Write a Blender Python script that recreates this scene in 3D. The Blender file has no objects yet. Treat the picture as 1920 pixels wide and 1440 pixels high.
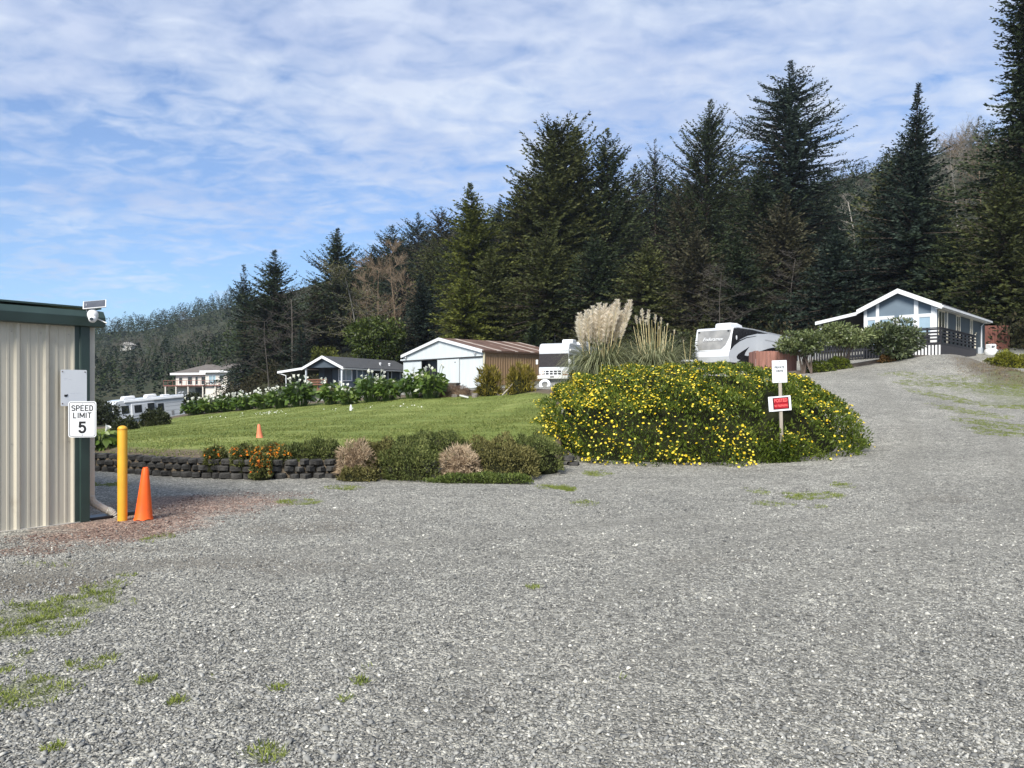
import bpy, bmesh, math, random
import numpy as np
from mathutils import Vector, Matrix

S = bpy.context.scene
COL = S.collection
rad = math.radians

# ---------------------------------------------------------------- camera
F, CX, HY, CAMZ = 1400.0, 960.0, 735.0, 1.6          # photo pixels (1920x1440)
cam_d = bpy.data.cameras.new("camera")
cam_d.sensor_width = 36.0
cam_d.lens = F / 1920.0 * 36.0
cam_d.shift_y = (HY - 720.0) / 1920.0
cam_d.clip_start, cam_d.clip_end = 0.1, 6000.0
cam = bpy.data.objects.new("camera", cam_d)
COL.objects.link(cam)
cam.location = (0, 0, CAMZ)
cam.rotation_euler = (rad(90), 0, 0)
S.camera = cam

# ---------------------------------------------------------------- light
SUN_EL, SUN_AZ = 43.0, 203.0        # azimuth clockwise from +Y (north); the sun stands behind-left of the camera
sx, sy, sz = math.sin(rad(SUN_AZ)) * math.cos(rad(SUN_EL)), math.cos(rad(SUN_AZ)) * math.cos(rad(SUN_EL)), math.sin(rad(SUN_EL))
sun_d = bpy.data.lights.new("sun", 'SUN')
sun_d.energy = 4.6
sun_d.angle = rad(22)
sun_d.color = (1.0, 0.95, 0.86)
sun = bpy.data.objects.new("sun", sun_d)
COL.objects.link(sun)
sun.rotation_euler = Vector((sx, sy, sz)).to_track_quat('Z', 'Y').to_euler()

W = bpy.data.worlds.new("World")
S.world = W
W.use_nodes = True
nt = W.node_tree
nt.nodes.clear()
def N(t, kind, **kw):
    n = t.nodes.new(kind)
    for k, v in kw.items():
        setattr(n, k, v)
    return n
def L(t, a, b):
    t.links.new(a, b)
def ramp(t, fac, stops, interp='LINEAR'):
    r = N(t, 'ShaderNodeValToRGB')
    cr = r.color_ramp
    cr.interpolation = interp
    while len(cr.elements) < len(stops):
        cr.elements.new(0.5)
    for e, (p, c) in zip(cr.elements, stops):
        e.position = p
        e.color = c if len(c) == 4 else (*c, 1)
    L(t, fac, r.inputs[0])
    return r.outputs[0]
def math_n(t, op, a, b=None, clamp=False):
    m = N(t, 'ShaderNodeMath', operation=op)
    m.use_clamp = clamp
    for i, v in enumerate((a, b)):
        if v is None: continue
        if isinstance(v, (int, float)): m.inputs[i].default_value = v
        else: L(t, v, m.inputs[i])
    return m.outputs[0]
def mixc(t, fac, a, b, blend='MIX'):
    m = N(t, 'ShaderNodeMix', data_type='RGBA', blend_type=blend)
    for i, v in ((0, fac), (6, a), (7, b)):
        if isinstance(v, (int, float)): m.inputs[i].default_value = v
        elif isinstance(v, tuple): m.inputs[i].default_value = (*v, 1) if len(v) == 3 else v
        else: L(t, v, m.inputs[i])
    return m.outputs[2]
def noise(t, vec, scale, detail=3, rough=.55, dist=0.0):
    n = N(t, 'ShaderNodeTexNoise')
    n.inputs['Scale'].default_value = scale
    n.inputs['Detail'].default_value = detail
    n.inputs['Roughness'].default_value = rough
    n.inputs['Distortion'].default_value = dist
    if vec is not None: L(t, vec, n.inputs['Vector'])
    return n.outputs['Fac']

sky = N(nt, 'ShaderNodeTexSky', sky_type='NISHITA', sun_disc=False)
sky.sun_elevation = rad(SUN_EL)
sky.sun_rotation = rad(SUN_AZ)
sky.altitude = 0; sky.air_density = 1.0; sky.dust_density = 0.6; sky.ozone_density = 2.0
tc = N(nt, 'ShaderNodeTexCoord')
sep = N(nt, 'ShaderNodeSeparateXYZ'); L(nt, tc.outputs['Generated'], sep.inputs[0])
zc = math_n(nt, 'ADD', math_n(nt, 'MAXIMUM', sep.outputs['Z'], 0.0), 0.20)
comb = N(nt, 'ShaderNodeCombineXYZ')                 # a flat cloud layer seen from below
L(nt, math_n(nt, 'DIVIDE', sep.outputs['X'], zc), comb.inputs['X'])
L(nt, math_n(nt, 'DIVIDE', sep.outputs['Y'], zc), comb.inputs['Y'])
def mapv(t, v, scale, rot=0, loc=(0, 0, 0)):
    m = N(t, 'ShaderNodeMapping')
    m.inputs['Scale'].default_value = scale
    m.inputs['Rotation'].default_value = (0, 0, rot)
    m.inputs['Location'].default_value = loc
    L(t, v, m.inputs['Vector'])
    return m.outputs[0]
c0 = comb.outputs[0]
n_big = noise(nt, mapv(nt, c0, (0.75, 0.90, 1), 0.3, (3.4, 1.2, 0)), 1.0, 5, .55, .3)
n_rip = noise(nt, mapv(nt, c0, (3.6, 5.6, 1), -0.40, (0, 0, 0)), 1.7, 2.5, .5, .9)
n_fin = noise(nt, mapv(nt, c0, (4.4, 5.6, 1), 0.25, (7, 2, 0)), 2.6, 4, .6, .5)
# the layer thins out towards the horizon on the left
lowz = math_n(nt, 'MAXIMUM', math_n(nt, 'SUBTRACT', 0.34, sep.outputs['Z']), 0.0)
lft = math_n(nt, 'ADD', math_n(nt, 'MULTIPLY', sep.outputs['X'], -1.1), 0.42, True)
gap = math_n(nt, 'MULTIPLY', lowz, math_n(nt, 'MULTIPLY', lft, 1.05))
dens = math_n(nt, 'ADD', math_n(nt, 'MULTIPLY', n_big, 0.60),
              math_n(nt, 'ADD', math_n(nt, 'MULTIPLY', n_rip, 0.40), math_n(nt, 'MULTIPLY', n_fin, 0.34)))
dens = math_n(nt, 'ADD', math_n(nt, 'SUBTRACT', dens, gap), -0.06)
mask = ramp(nt, dens, [(0.45, (0.12, 0.12, 0.12)), (0.58, (.58, .58, .58)), (0.73, (1, 1, 1))])
skyc = mixc(nt, 1.0, sky.outputs[0], (0.74, 0.96, 1.22), 'MULTIPLY')
n_sh = noise(nt, mapv(nt, c0, (1.1, 1.5, 1), -0.2, (1, 5, 0)), 1.5, 4, .6)
cloud = ramp(nt, n_sh, [(0.32, (3.7, 4.35, 6.0)), (0.64, (5.5, 6.05, 6.95))])
mixed = mixc(nt, mask, skyc, cloud)
bg = N(nt, 'ShaderNodeBackground')
bg.inputs['Strength'].default_value = 0.10
L(nt, mixed, bg.inputs['Color'])
wo = N(nt, 'ShaderNodeOutputWorld'); L(nt, bg.outputs[0], wo.inputs['Surface'])

S.view_settings.view_transform = 'Standard'
S.view_settings.look = 'None'
S.view_settings.exposure = 0.56
S.view_settings.gamma = 1.0
S.render.engine = 'CYCLES'
S.cycles.max_bounces = 6
S.cycles.transparent_max_bounces = 4
S.cycles.use_denoising = True

# ---------------------------------------------------------------- helpers
def P(px, py, d):
    """a pixel of the photograph at forward distance d -> a point of the place"""
    return Vector(((px - CX) / F * d, d, CAMZ + (HY - py) / F * d))

def tag(o, label=None, cat=None, group=None, kind=None):
    if label: o['label'] = label
    if cat: o['category'] = cat
    if group: o['group'] = group
    if kind: o['kind'] = kind
    return o

def link(name, me, mat=None, parent=None):
    o = bpy.data.objects.new(name, me)
    COL.objects.link(o)
    if mat:
        me.materials.append(mat)
    if parent: o.parent = parent
    return o

def empty(name, loc, rz=0.0, label=None, cat=None, group=None):
    o = bpy.data.objects.new(name, None)
    COL.objects.link(o)
    o.empty_display_size = .3
    o.location = loc
    o.rotation_euler = (0, 0, rz)
    return tag(o, label, cat, group)

def copy_tree(o, parent=None):
    c = o.copy(); COL.objects.link(c)
    if parent: c.parent = parent
    for ch in [x for x in S.objects if x.parent == o]:
        copy_tree(ch, c)
    return c

def np_mesh(name, V, Fc, mat, parent=None, tint=None, smooth=False):
    V = np.asarray(V, dtype=np.float32); Fc = np.asarray(Fc, dtype=np.int32)
    me = bpy.data.meshes.new(name)
    k = Fc.shape[1]
    me.vertices.add(len(V)); me.vertices.foreach_set('co', V.ravel())
    me.loops.add(Fc.size); me.loops.foreach_set('vertex_index', Fc.ravel())
    me.polygons.add(len(Fc))
    me.polygons.foreach_set('loop_start', np.arange(0, Fc.size, k, dtype=np.int32))
    me.polygons.foreach_set('loop_total', np.full(len(Fc), k, dtype=np.int32))
    if smooth: me.polygons.foreach_set('use_smooth', np.ones(len(Fc), dtype=bool))
    me.update(calc_edges=True)
    if tint is not None:
        a = me.attributes.new('tint', 'FLOAT', 'FACE')
        a.data.foreach_set('value', np.asarray(tint, dtype=np.float32))
    return link(name, me, mat, parent)

class MB:
    """collects boxes, prisms, tubes and lathes and links them as ONE mesh object"""
    def __init__(s): s.v, s.f = [], []
    def add(s, vs, fs):
        n = len(s.v)
        s.v += [tuple(p) for p in vs]
        s.f += [tuple(i + n for i in f) for f in fs]
        return s
    def box(s, x0, x1, y0, y1, z0, z1, M=None):
        vs = [Vector((x, y, z)) for z in (z0, z1) for y in (y0, y1) for x in (x0, x1)]
        if M: vs = [M @ v for v in vs]
        return s.add(vs, [(0, 2, 3, 1), (4, 5, 7, 6), (0, 1, 5, 4), (2, 6, 7, 3), (0, 4, 6, 2), (1, 3, 7, 5)])
    def prism(s, pts, a, b, ax='y', M=None):
        """polygon pts extruded from a to b along ax; pts in the other two axes in xyz order"""
        def mk(p, t):
            if ax == 'y': return Vector((p[0], t, p[1]))
            if ax == 'x': return Vector((t, p[0], p[1]))
            return Vector((p[0], p[1], t))
        n = len(pts)
        vs = [mk(p, a) for p in pts] + [mk(p, b) for p in pts]
        if M: vs = [M @ v for v in vs]
        fs = [tuple(range(n)), tuple(range(2 * n - 1, n - 1, -1))]
        fs += [(i, (i + 1) % n, n + (i + 1) % n, n + i) for i in range(n)]
        return s.add(vs, fs)
    def path(s, pts, rs, n=8, cap=True):
        pts = [Vector(p) for p in pts]
        if not hasattr(rs, '__len__'): rs = [rs] * len(pts)
        rings = []
        for i, p in enumerate(pts):
            d = (pts[min(i + 1, len(pts) - 1)] - pts[max(i - 1, 0)]).normalized()
            u = d.cross(Vector((0, 0, 1)) if abs(d.z) < .9 else Vector((1, 0, 0))).normalized()
            w = d.cross(u)
            rings.append([p + (u * math.cos(2 * math.pi * k / n) + w * math.sin(2 * math.pi * k / n)) * rs[i] for k in range(n)])
        vs = [q for r in rings for q in r]
        fs = []
        for i in range(len(pts) - 1):
            for k in range(n):
                a, b = i * n + k, i * n + (k + 1) % n
                fs.append((a, b, b + n, a + n))
        if cap:
            fs.append(tuple(range(n - 1, -1, -1))); fs.append(tuple(range((len(pts) - 1) * n, len(pts) * n)))
        return s.add(vs, fs)
    def lathe(s, prof, n=24, c=(0, 0, 0), M=None):
        vs, fs = [], []
        for r, z in prof:
            for k in range(n):
                a = 2 * math.pi * k / n
                v = Vector((c[0] + r * math.cos(a), c[1] + r * math.sin(a), c[2] + z))
                vs.append(M @ v if M else v)
        m = len(prof)
        for i in range(m - 1):
            for k in range(n):
                a, b = i * n + k, i * n + (k + 1) % n
                fs.append((a, b, b + n, a + n))
        fs.append(tuple(range(n - 1, -1, -1))); fs.append(tuple(range((m - 1) * n, m * n)))
        return s.add(vs, fs)
    def build(s, name, mat, parent=None, bevel=0.0, smooth=False, seg=2):
        me = bpy.data.meshes.new(name)
        me.from_pydata(s.v, [], s.f)
        bm = bmesh.new(); bm.from_mesh(me)
        bmesh.ops.recalc_face_normals(bm, faces=bm.faces)
        bm.to_mesh(me); bm.free()
        o = link(name, me, mat, parent)
        if smooth:
            me.polygons.foreach_set('use_smooth', np.ones(len(me.polygons), dtype=bool))
            try: me.set_sharp_from_angle(angle=rad(40))
            except Exception: pass
        if bevel:
            b = o.modifiers.new('bevel', 'BEVEL'); b.width = bevel; b.segments = seg; b.limit_method = 'ANGLE'; b.angle_limit = rad(35)
            if not smooth:
                me.polygons.foreach_set('use_smooth', np.ones(len(me.polygons), dtype=bool))
                try: me.set_sharp_from_angle(angle=rad(30))
                except Exception: pass
        return o

# ---------------------------------------------------------------- materials
_mats = {}
def principled(name):
    m = bpy.data.materials.new(name); m.use_nodes = True
    t = m.node_tree
    b = t.nodes['Principled BSDF']
    return m, t, b
def mat(name, col, rough=.6, var=.12, scale=3.0, bump=0.0, bscale=40.0, metal=0.0, spec=.4, col2=None, streak=None, coat=0.0, scuff=None, sscale=6.0):
    if name in _mats: return _mats[name]
    m, t, b = principled(name)
    tcn = N(t, 'ShaderNodeTexCoord'); v = tcn.outputs['Object']
    if streak: v = mapv(t, v, streak)
    n = noise(t, v, scale, 5, .6)
    lo = tuple(c * (1 - var) for c in col); hi = tuple(min(1, c * (1 + var)) for c in (col2 or col))
    c = ramp(t, n, [(.3, lo), (.7, hi)])
    if scuff:                                         # worn and soiled spots
        w = noise(t, mapv(t, tcn.outputs['Object'], (1, 1, .45)), sscale, 6, .72, .6)
        c = mixc(t, ramp(t, w, [(.56, (0, 0, 0)), (.70, (.75, .75, .75))]), c, scuff)
    L(t, c, b.inputs['Base Color'])
    rr = math_n(t, 'ADD', math_n(t, 'MULTIPLY', n, .18), rough - .09)
    L(t, rr, b.inputs['Roughness'])
    b.inputs['Metallic'].default_value = metal
    b.inputs['Specular IOR Level'].default_value = spec
    b.inputs['Coat Weight'].default_value = coat
    if bump:
        bn = N(t, 'ShaderNodeBump'); bn.inputs['Strength'].default_value = bump; bn.inputs['Distance'].default_value = .02
        L(t, noise(t, v, bscale, 4), bn.inputs['Height']); L(t, bn.outputs[0], b.inputs['Normal'])
    _mats[name] = m
    return m
def leaf_mat(name, dark, mid, light, trans=.25, rough=.55, scale=.5, spec=.3):
    """two-tone foliage: each leaf has its own 'tint', plus slow drift over the plant"""
    if name in _mats: return _mats[name]
    m, t, b = principled(name)
    at = N(t, 'ShaderNodeAttribute', attribute_name='tint')
    tcn = N(t, 'ShaderNodeTexCoord'); oi = N(t, 'ShaderNodeObjectInfo')
    n = noise(t, tcn.outputs['Object'], scale, 3)
    f = math_n(t, 'ADD', math_n(t, 'MULTIPLY', at.outputs['Fac'], .6), math_n(t, 'MULTIPLY', n, .45))
    f = math_n(t, 'ADD', f, math_n(t, 'MULTIPLY', math_n(t, 'SUBTRACT', oi.outputs['Random'], .5), .16))
    c = ramp(t, f, [(.2, dark), (.5, mid), (.85, light)])
    L(t, c, b.inputs['Base Color'])
    b.inputs['Roughness'].default_value = rough
    b.inputs['Specular IOR Level'].default_value = spec
    if trans:
        tr = N(t, 'ShaderNodeBsdfTranslucent'); L(t, c, tr.inputs['Color'])
        ms = N(t, 'ShaderNodeMixShader'); ms.inputs[0].default_value = trans
        L(t, b.outputs[0], ms.inputs[1]); L(t, tr.outputs[0], ms.inputs[2])
        L(t, ms.outputs[0], t.nodes['Material Output'].inputs['Surface'])
    _mats[name] = m
    return m

white_paint = mat('white_paint', (.66, .67, .68), .45, .05, 1.2)
white_gloss = mat('white_gelcoat', (.60, .62, .645), .22, .04, .8, spec=.5, coat=.4)
dull_white = mat('weathered_white', (.60, .60, .57), .6, .10, 2.5)
off_white = mat('off_white_siding', (.58, .57, .53), .6, .06, 1.5)
black_paint = mat('black_paint', (.015, .015, .018), .4, .3, 3)
black_gloss = mat('black_graphic', (.012, .012, .014), .25, .2, 3, spec=.5)
rubber = mat('rubber', (.02, .02, .02), .8, .3, 6)
steel = mat('steel', (.35, .35, .36), .4, .15, 5, metal=.8)
glass_dark = mat('dark_window_glass', (.02, .024, .028), .08, .25, .7, spec=.8)
glass_sky = mat('bright_window_glass', (.25, .36, .42), .10, .15, .7, spec=.8)
# ---------------------------------------------------------------- terrain
def tps_fit(pts, lam=1e-4):
    X = np.array([[(p[0] - CX) / F * 2.0, math.log(p[2])] for p in pts])
    y = np.array([1.6 / p[2] + (HY - p[1]) / F for p in pts])
    n = len(X)
    r2 = ((X[:, None] - X[None]) ** 2).sum(-1)
    K = .5 * r2 * np.log(r2 + 1e-9) + lam * np.eye(n)
    Pm = np.hstack([np.ones((n, 1)), X])
    A = np.block([[K, Pm], [Pm.T, np.zeros((3, 3))]])
    w = np.linalg.solve(A, np.concatenate([y, np.zeros(3)]))
    def ev(x, yv):
        x = np.asarray(x, float).ravel(); yv = np.asarray(yv, float).ravel()
        dd = np.hypot(x, yv)
        az = np.arctan2(x, yv)
        back = np.clip((np.abs(az) - .75) / .9, 0, 1)
        az = np.clip(az, -.78, .78)
        d = dd * np.cos(az)                       # forward distance
        d = np.maximum(d, 1.5)
        u = np.tan(az) * 2.0
        v = np.log(d)
        out = np.empty_like(u)
        for i in range(0, len(u), 20000):
            q = np.stack([u[i:i + 20000], v[i:i + 20000]], 1)
            r = ((q[:, None] - X[None]) ** 2).sum(-1)
            out[i:i + 20000] = (.5 * r * np.log(r + 1e-9)) @ w[:n] + w[n] + q @ w[n + 1:]
        return out * d * (1 - back * back * (3 - 2 * back))
    return ev

flat = [(px, HY + 1.6 * F / d, d) for d in (3, 5, 8, 11) for px in (-300, 250, 960, 1500, 2250)]
flat += [(px, HY + 1.6 * F / 13.4, 13.4) for px in (-300, 150, 400, 640, 900, 1200)]
flat += [(px, HY + 1.6 * F / 15.2, 15.2) for px in (-300, 200, 600, 1000)]
shared = [(210, 815, 28), (340, 788, 38), (430, 773, 40), (560, 763, 36), (700, 756, 33), (790, 751, 31), (950, 743, 31), (1010, 741, 29)]
G_PTS = flat + shared + [
    (300, 866, 18), (600, 850, 19), (850, 838, 19),
    (1060, 878, 15.6), (1300, 872, 15.8), (1600, 846, 16.8), (1920, 868, 13.6), (2200, 860, 13.6),
    (1200, 790, 22), (1200, 742, 32), (1400, 745, 28), (1650, 752, 26), (1600, 722, 32), (1545, 697, 38), (1700, 674, 40), (1800, 688, 37),
    (1920, 762, 25), (2150, 750, 25), (1750, 728, 30), (1870, 700, 36), (2100, 690, 36),
    (1340, 690, 43), (1450, 693, 42), (1800, 668, 46), (1950, 662, 48), (2200, 650, 48), (1600, 672, 46),
    (1050, 718, 57), (830, 730, 65), (640, 736, 70), (900, 725, 62), (250, 808, 88), (370, 792, 92), (300, 803, 62), (100, 800, 60), (-200, 800, 60),
    (380, 752, 138), (150, 765, 140), (-200, 765, 140), (500, 712, 105), (700, 690, 100), (1000, 662, 95), (1300, 640, 92), (1600, 640, 80), (1800, 640, 66),
    (2000, 645, 64), (2300, 640, 64), (600, 660, 150), (850, 560, 170), (1100, 530, 160), (1400, 500, 150), (1700, 470, 150), (1900, 440, 140), (2200, 420, 140),
    (250, 690, 330), (100, 696, 330), (-200, 700, 330), (450, 645, 330),
    (190, 630, 600), (310, 612, 600), (430, 576, 600), (0, 634, 600), (-250, 640, 600), (600, 540, 480), (750, 470, 420), (900, 430, 360),
    (1100, 440, 300), (1300, 400, 290), (1500, 365, 280), (1600, 350, 270), (1700, 322, 270), (1830, 290, 270), (1950, 265, 270), (2300, 240, 270),
    (190, 660, 900), (500, 610, 900), (1000, 500, 800), (1600, 430, 700), (2200, 400, 700),
]
H_tps = tps_fit(G_PTS)
Lawn_PTS = shared + [
    (150, 857, 15.6), (250, 857, 14.9), (350, 861, 14.35), (460, 863, 14.05), (540, 863, 14.1), (640, 861, 14.2), (800, 858, 13.9), (900, 858, 14.0), (1000, 845, 15.4), (1100, 845, 16.4),
    (300, 832, 16.6), (150, 832, 17), (500, 831, 16.5), (700, 826, 17), (850, 820, 17), (1000, 800, 19), (600, 800, 22), (800, 790, 23), (950, 775, 25), (400, 803, 24), (230, 819, 23), (1040, 770, 24)]
H_lawn = tps_fit(Lawn_PTS)

WALL = [P(px, 0, d).xy for px, d in ((60, 15.9), (180, 15.1), (260, 14.5), (347, 14.05), (460, 13.65), (560, 13.7), (640, 13.85), (800, 13.5), (900, 13.7), (1000, 15.1), (1060, 15.8), (1160, 16.5))]
def wall_pt(s):
    """point at arc length s along the foot of the retaining wall"""
    for a, b in zip(WALL[:-1], WALL[1:]):
        l = (b - a).length
        if s <= l: return a + (b - a) * (s / l), (b - a).normalized()
        s -= l
    return WALL[-1].copy(), (WALL[-1] - WALL[-2]).normalized()
WALL_LEN = sum((b - a).length for a, b in zip(WALL[:-1], WALL[1:]))
WU = np.array([w.x / w.y for w in WALL]); WD = np.array([w.y for w in WALL])
BACK_U = (np.array([60, 170, 350, 560, 790, 950, 1030, 1160]) - CX) / F
BACK_D = np.array([34, 38, 45, 41, 37, 36, 32, 30.])

def hg(x, y):
    """bare ground (gravel, slopes and hills)"""
    x = np.asarray(x, float).ravel(); y = np.asarray(y, float).ravel()
    z = H_tps(x, y)
    d = np.hypot(x, y)
    near = np.clip((d - 9) / 5, 0, 1)
    z = z * near
    bump = .55 * np.exp(-(((x - 22.0) / 1.7) ** 2 + ((y - 37.2) / 2.2) ** 2))
    z = z + bump + .42 * np.exp(-(((x - 22.2) / 1.6) ** 2 + ((y - 33.6) / 2.2) ** 2))
    rough = np.clip((d - 70) / 150, 0, 1)
    z = z + rough * 2.2 * (np.sin(x * .043 + y * .021) * np.cos(y * .051 - x * .017) + .5 * np.sin(x * .11 + 1.3) * np.sin(y * .093))
    z = z + .012 * np.sin(x * 1.3 + y * .7) * np.sin(y * 1.1 - x * .4) * np.clip(1.2 - d / 40, 0, 1)
    return z
def in_lawn(x, y, m=0.0):
    x = np.asarray(x, float).ravel(); y = np.asarray(y, float).ravel()
    u = x / np.maximum(y, .1)
    return (y > np.interp(u, WU, WD) + .12 + m) & (y < np.interp(u, BACK_U, BACK_D) - m) & (u > BACK_U[0]) & (u < (1050 - CX) / F)
def gz(x, y):
    """height of whatever ground is on top at x, y"""
    a = hg([x], [y])[0]
    if in_lawn([x], [y])[0]:
        return float(max(a, H_lawn([x], [y])[0]))
    return float(a)
def on(px, d, dz=0.0):
    x = (px - CX) / F * d
    return Vector((x, d, gz(x, d) + dz))

# -- region masks, in world ellipses laid out on the ground
rng = np.random.default_rng(7)
_nz = [(rng.uniform(.3, 2.2), rng.uniform(.3, 2.2), rng.uniform(0, 6.28), rng.uniform(0, 6.28)) for _ in range(9)]
def wob(x, y, k=1.0):
    s = 0
    for i, (a, b, c, d) in enumerate(_nz):
        s = s + np.sin(x * a * k * (1 + i * .35) + c + 1.7 * np.sin(y * b * k + d)) * np.sin(y * b * k * (1 + i * .3) + d)
    return s / 4.0
def blob_mask(x, y, blobs, k=1.0, soft=.35, amp=.35):
    m = np.zeros_like(x)
    w = wob(x, y, k) * amp
    for (cx, cy, rx, ry, st) in blobs:
        r = np.hypot((x - cx) / rx, (y - cy) / ry) + w
        m = np.maximum(m, st * np.clip((1.0 + soft - r) / (2 * soft), 0, 1))
    return m
def gp(px, py, rx, ry, st=1.0, z=0.0):
    """photo ellipse on level ground -> world ellipse"""
    d = (CAMZ - z) * F / (py - HY)
    return ((px - CX) / F * d, d, rx * d / F, ry * d * d / (F * (CAMZ - z)), st)
MOSS = [gp(110, 1140, 120, 28, .9), gp(60, 1180, 90, 22, .9), gp(60, 1300, 75, 45, 1), gp(10, 1250, 30, 30, .9), gp(180, 1105, 50, 14, .8),
        gp(490, 1412, 45, 18, .9), gp(185, 1248, 22, 16, .8), gp(122, 1253, 20, 12, .8), gp(275, 1277, 16, 9, .8), gp(397, 1270, 16, 8, .8),
        gp(680, 1273, 18, 9, .8), gp(655, 1305, 18, 9, .8), gp(685, 1247, 14, 7, .7), gp(100, 1405, 20, 9, .8), gp(520, 1285, 16, 8, .6), gp(330, 1315, 14, 9, .7),
        gp(300, 1008, 26, 8, .8), gp(560, 942, 40, 6, .9), gp(1040, 912, 35, 5, .9), gp(1065, 915, 14, 5, 1), gp(1120, 888, 26, 5, .8), gp(1100, 943, 26, 5, .6),
        gp(1420, 920, 18, 6, .7), gp(1490, 930, 24, 7, .8), gp(1540, 930, 36, 7, .8), gp(1580, 915, 22, 5, .7), gp(1440, 945, 40, 5, .5), gp(1520, 950, 30, 5, .6),
        gp(1000, 1100, 12, 5, .8), gp(195, 909, 45, 4, .7), gp(640, 915, 40, 4, .7), gp(1170, 1270, 10, 6, .5), gp(90, 1060, 60, 8, .3), gp(240, 1080, 20, 4, .6)]
def wl(px, d, rx, ry, st):
    return ((px - CX) / F * d, d, rx, ry, st)
MOSS += [wl(1895, 18.2, .6, 1.6, .62), wl(1860, 20.3, .55, 1.7, .62), wl(1815, 23.5, .50, 2.0, .58), wl(1765, 27.5, .5, 2.2, .55), wl(1720, 31.5, .8, 1.0, .5), wl(1690, 34.5, .9, .8, .5), wl(1770, 33, 1.5, .6, .5),
         wl(1830, 31, 1.6, .8, .45), wl(1925, 29.0, 1.6, 1.6, .95), wl(1975, 31, 2.2, 2.2, 1), wl(2010, 30, 3, 5, 1), wl(2150, 24, 5, 10, .9), wl(1905, 24.8, 1.0, .5, .6)]
REDG = [gp(240, 985, 130, 28, 1), gp(330, 950, 150, 22, .95), gp(430, 940, 110, 16, .8), gp(150, 1005, 120, 16, .9), gp(60, 1035, 80, 9, .6), gp(520, 930, 70, 12, .4)]
MUD = [gp(300, 1060, 400, 20, .50), gp(60, 1092, 170, 24, .75), gp(200, 1030, 260, 8, .5), gp(560, 990, 160, 14, .5), gp(640, 960, 80, 10, .4), gp(1560, 1180, 90, 10, .3), gp(1350, 1050, 200, 6, .35), gp(1780, 945, 60, 10, .4), gp(1130, 865, 110, 9, .5)]
MUD += [wl(1858, 34.8, 1.1, 2.4, 1), wl(1885, 33.6, 1.5, 2.2, 1), wl(1905, 31.5, 1.2, 1.2, .8), wl(1940, 34, 1.6, 1.6, .7), wl(880, 33, 1.6, 1.4, .9), wl(830, 33.5, 1.5, 1.2, .9), wl(1180, 34, 4, 3, .6)]

def line_mask(x, y, pts, w):
    """soft bands along polylines (wheel tracks)"""
    best = np.full_like(x, 9e9)
    for (a, b), (c, d) in zip(pts[:-1], pts[1:]):
        l2 = (c - a) ** 2 + (d - b) ** 2
        t = np.clip(((x - a) * (c - a) + (y - b) * (d - b)) / l2, 0, 1)
        best = np.minimum(best, np.hypot(x - a - t * (c - a), y - b - t * (d - b)))
    best = best * (1 + .25 * wob(x, y, 1.1))
    return np.clip(1.4 - best / w, 0, 1)
def trk(*pp):
    out = []
    for px, py in pp:
        d = CAMZ * F / (py - HY); out.append(((px - CX) / F * d, d))
    return out
UP = [(5.2, 9.5), (8.0, 13.5), (10.6, 18.0), (12.8, 23.0), (15.2, 29.0), (17.5, 34.5), (18.5, 38.0)]
def shift(pts, o): return [(a + o, b - o * .45) for a, b in pts]
TRACKS = [trk((-250, 1120), (0, 1088), (330, 1058), (640, 1030), (960, 1000), (1300, 968)), trk((-250, 1190), (100, 1145), (500, 1085), (900, 1045), (1300, 1000), (1500, 975)),
          trk((700, 1440), (900, 1250), (1150, 1110), (1350, 1030)) + UP[:1] + shift(UP, -.7)[1:], trk((1100, 1440), (1280, 1230), (1450, 1100)) + shift(UP, .9),
          trk((1150, 975), (1400, 1002), (1650, 1010), (1950, 995)), trk((1500, 1440), (1560, 1250), (1700, 1090), (2000, 980))]
def tracks(x, y):
    m = np.zeros_like(x)
    for i, p in enumerate(TRACKS): m = np.maximum(m, line_mask(x, y, p, .24 if i not in (4,) else .12) * (1, .8, .7, .7, .8, .5)[i])
    return m
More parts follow.
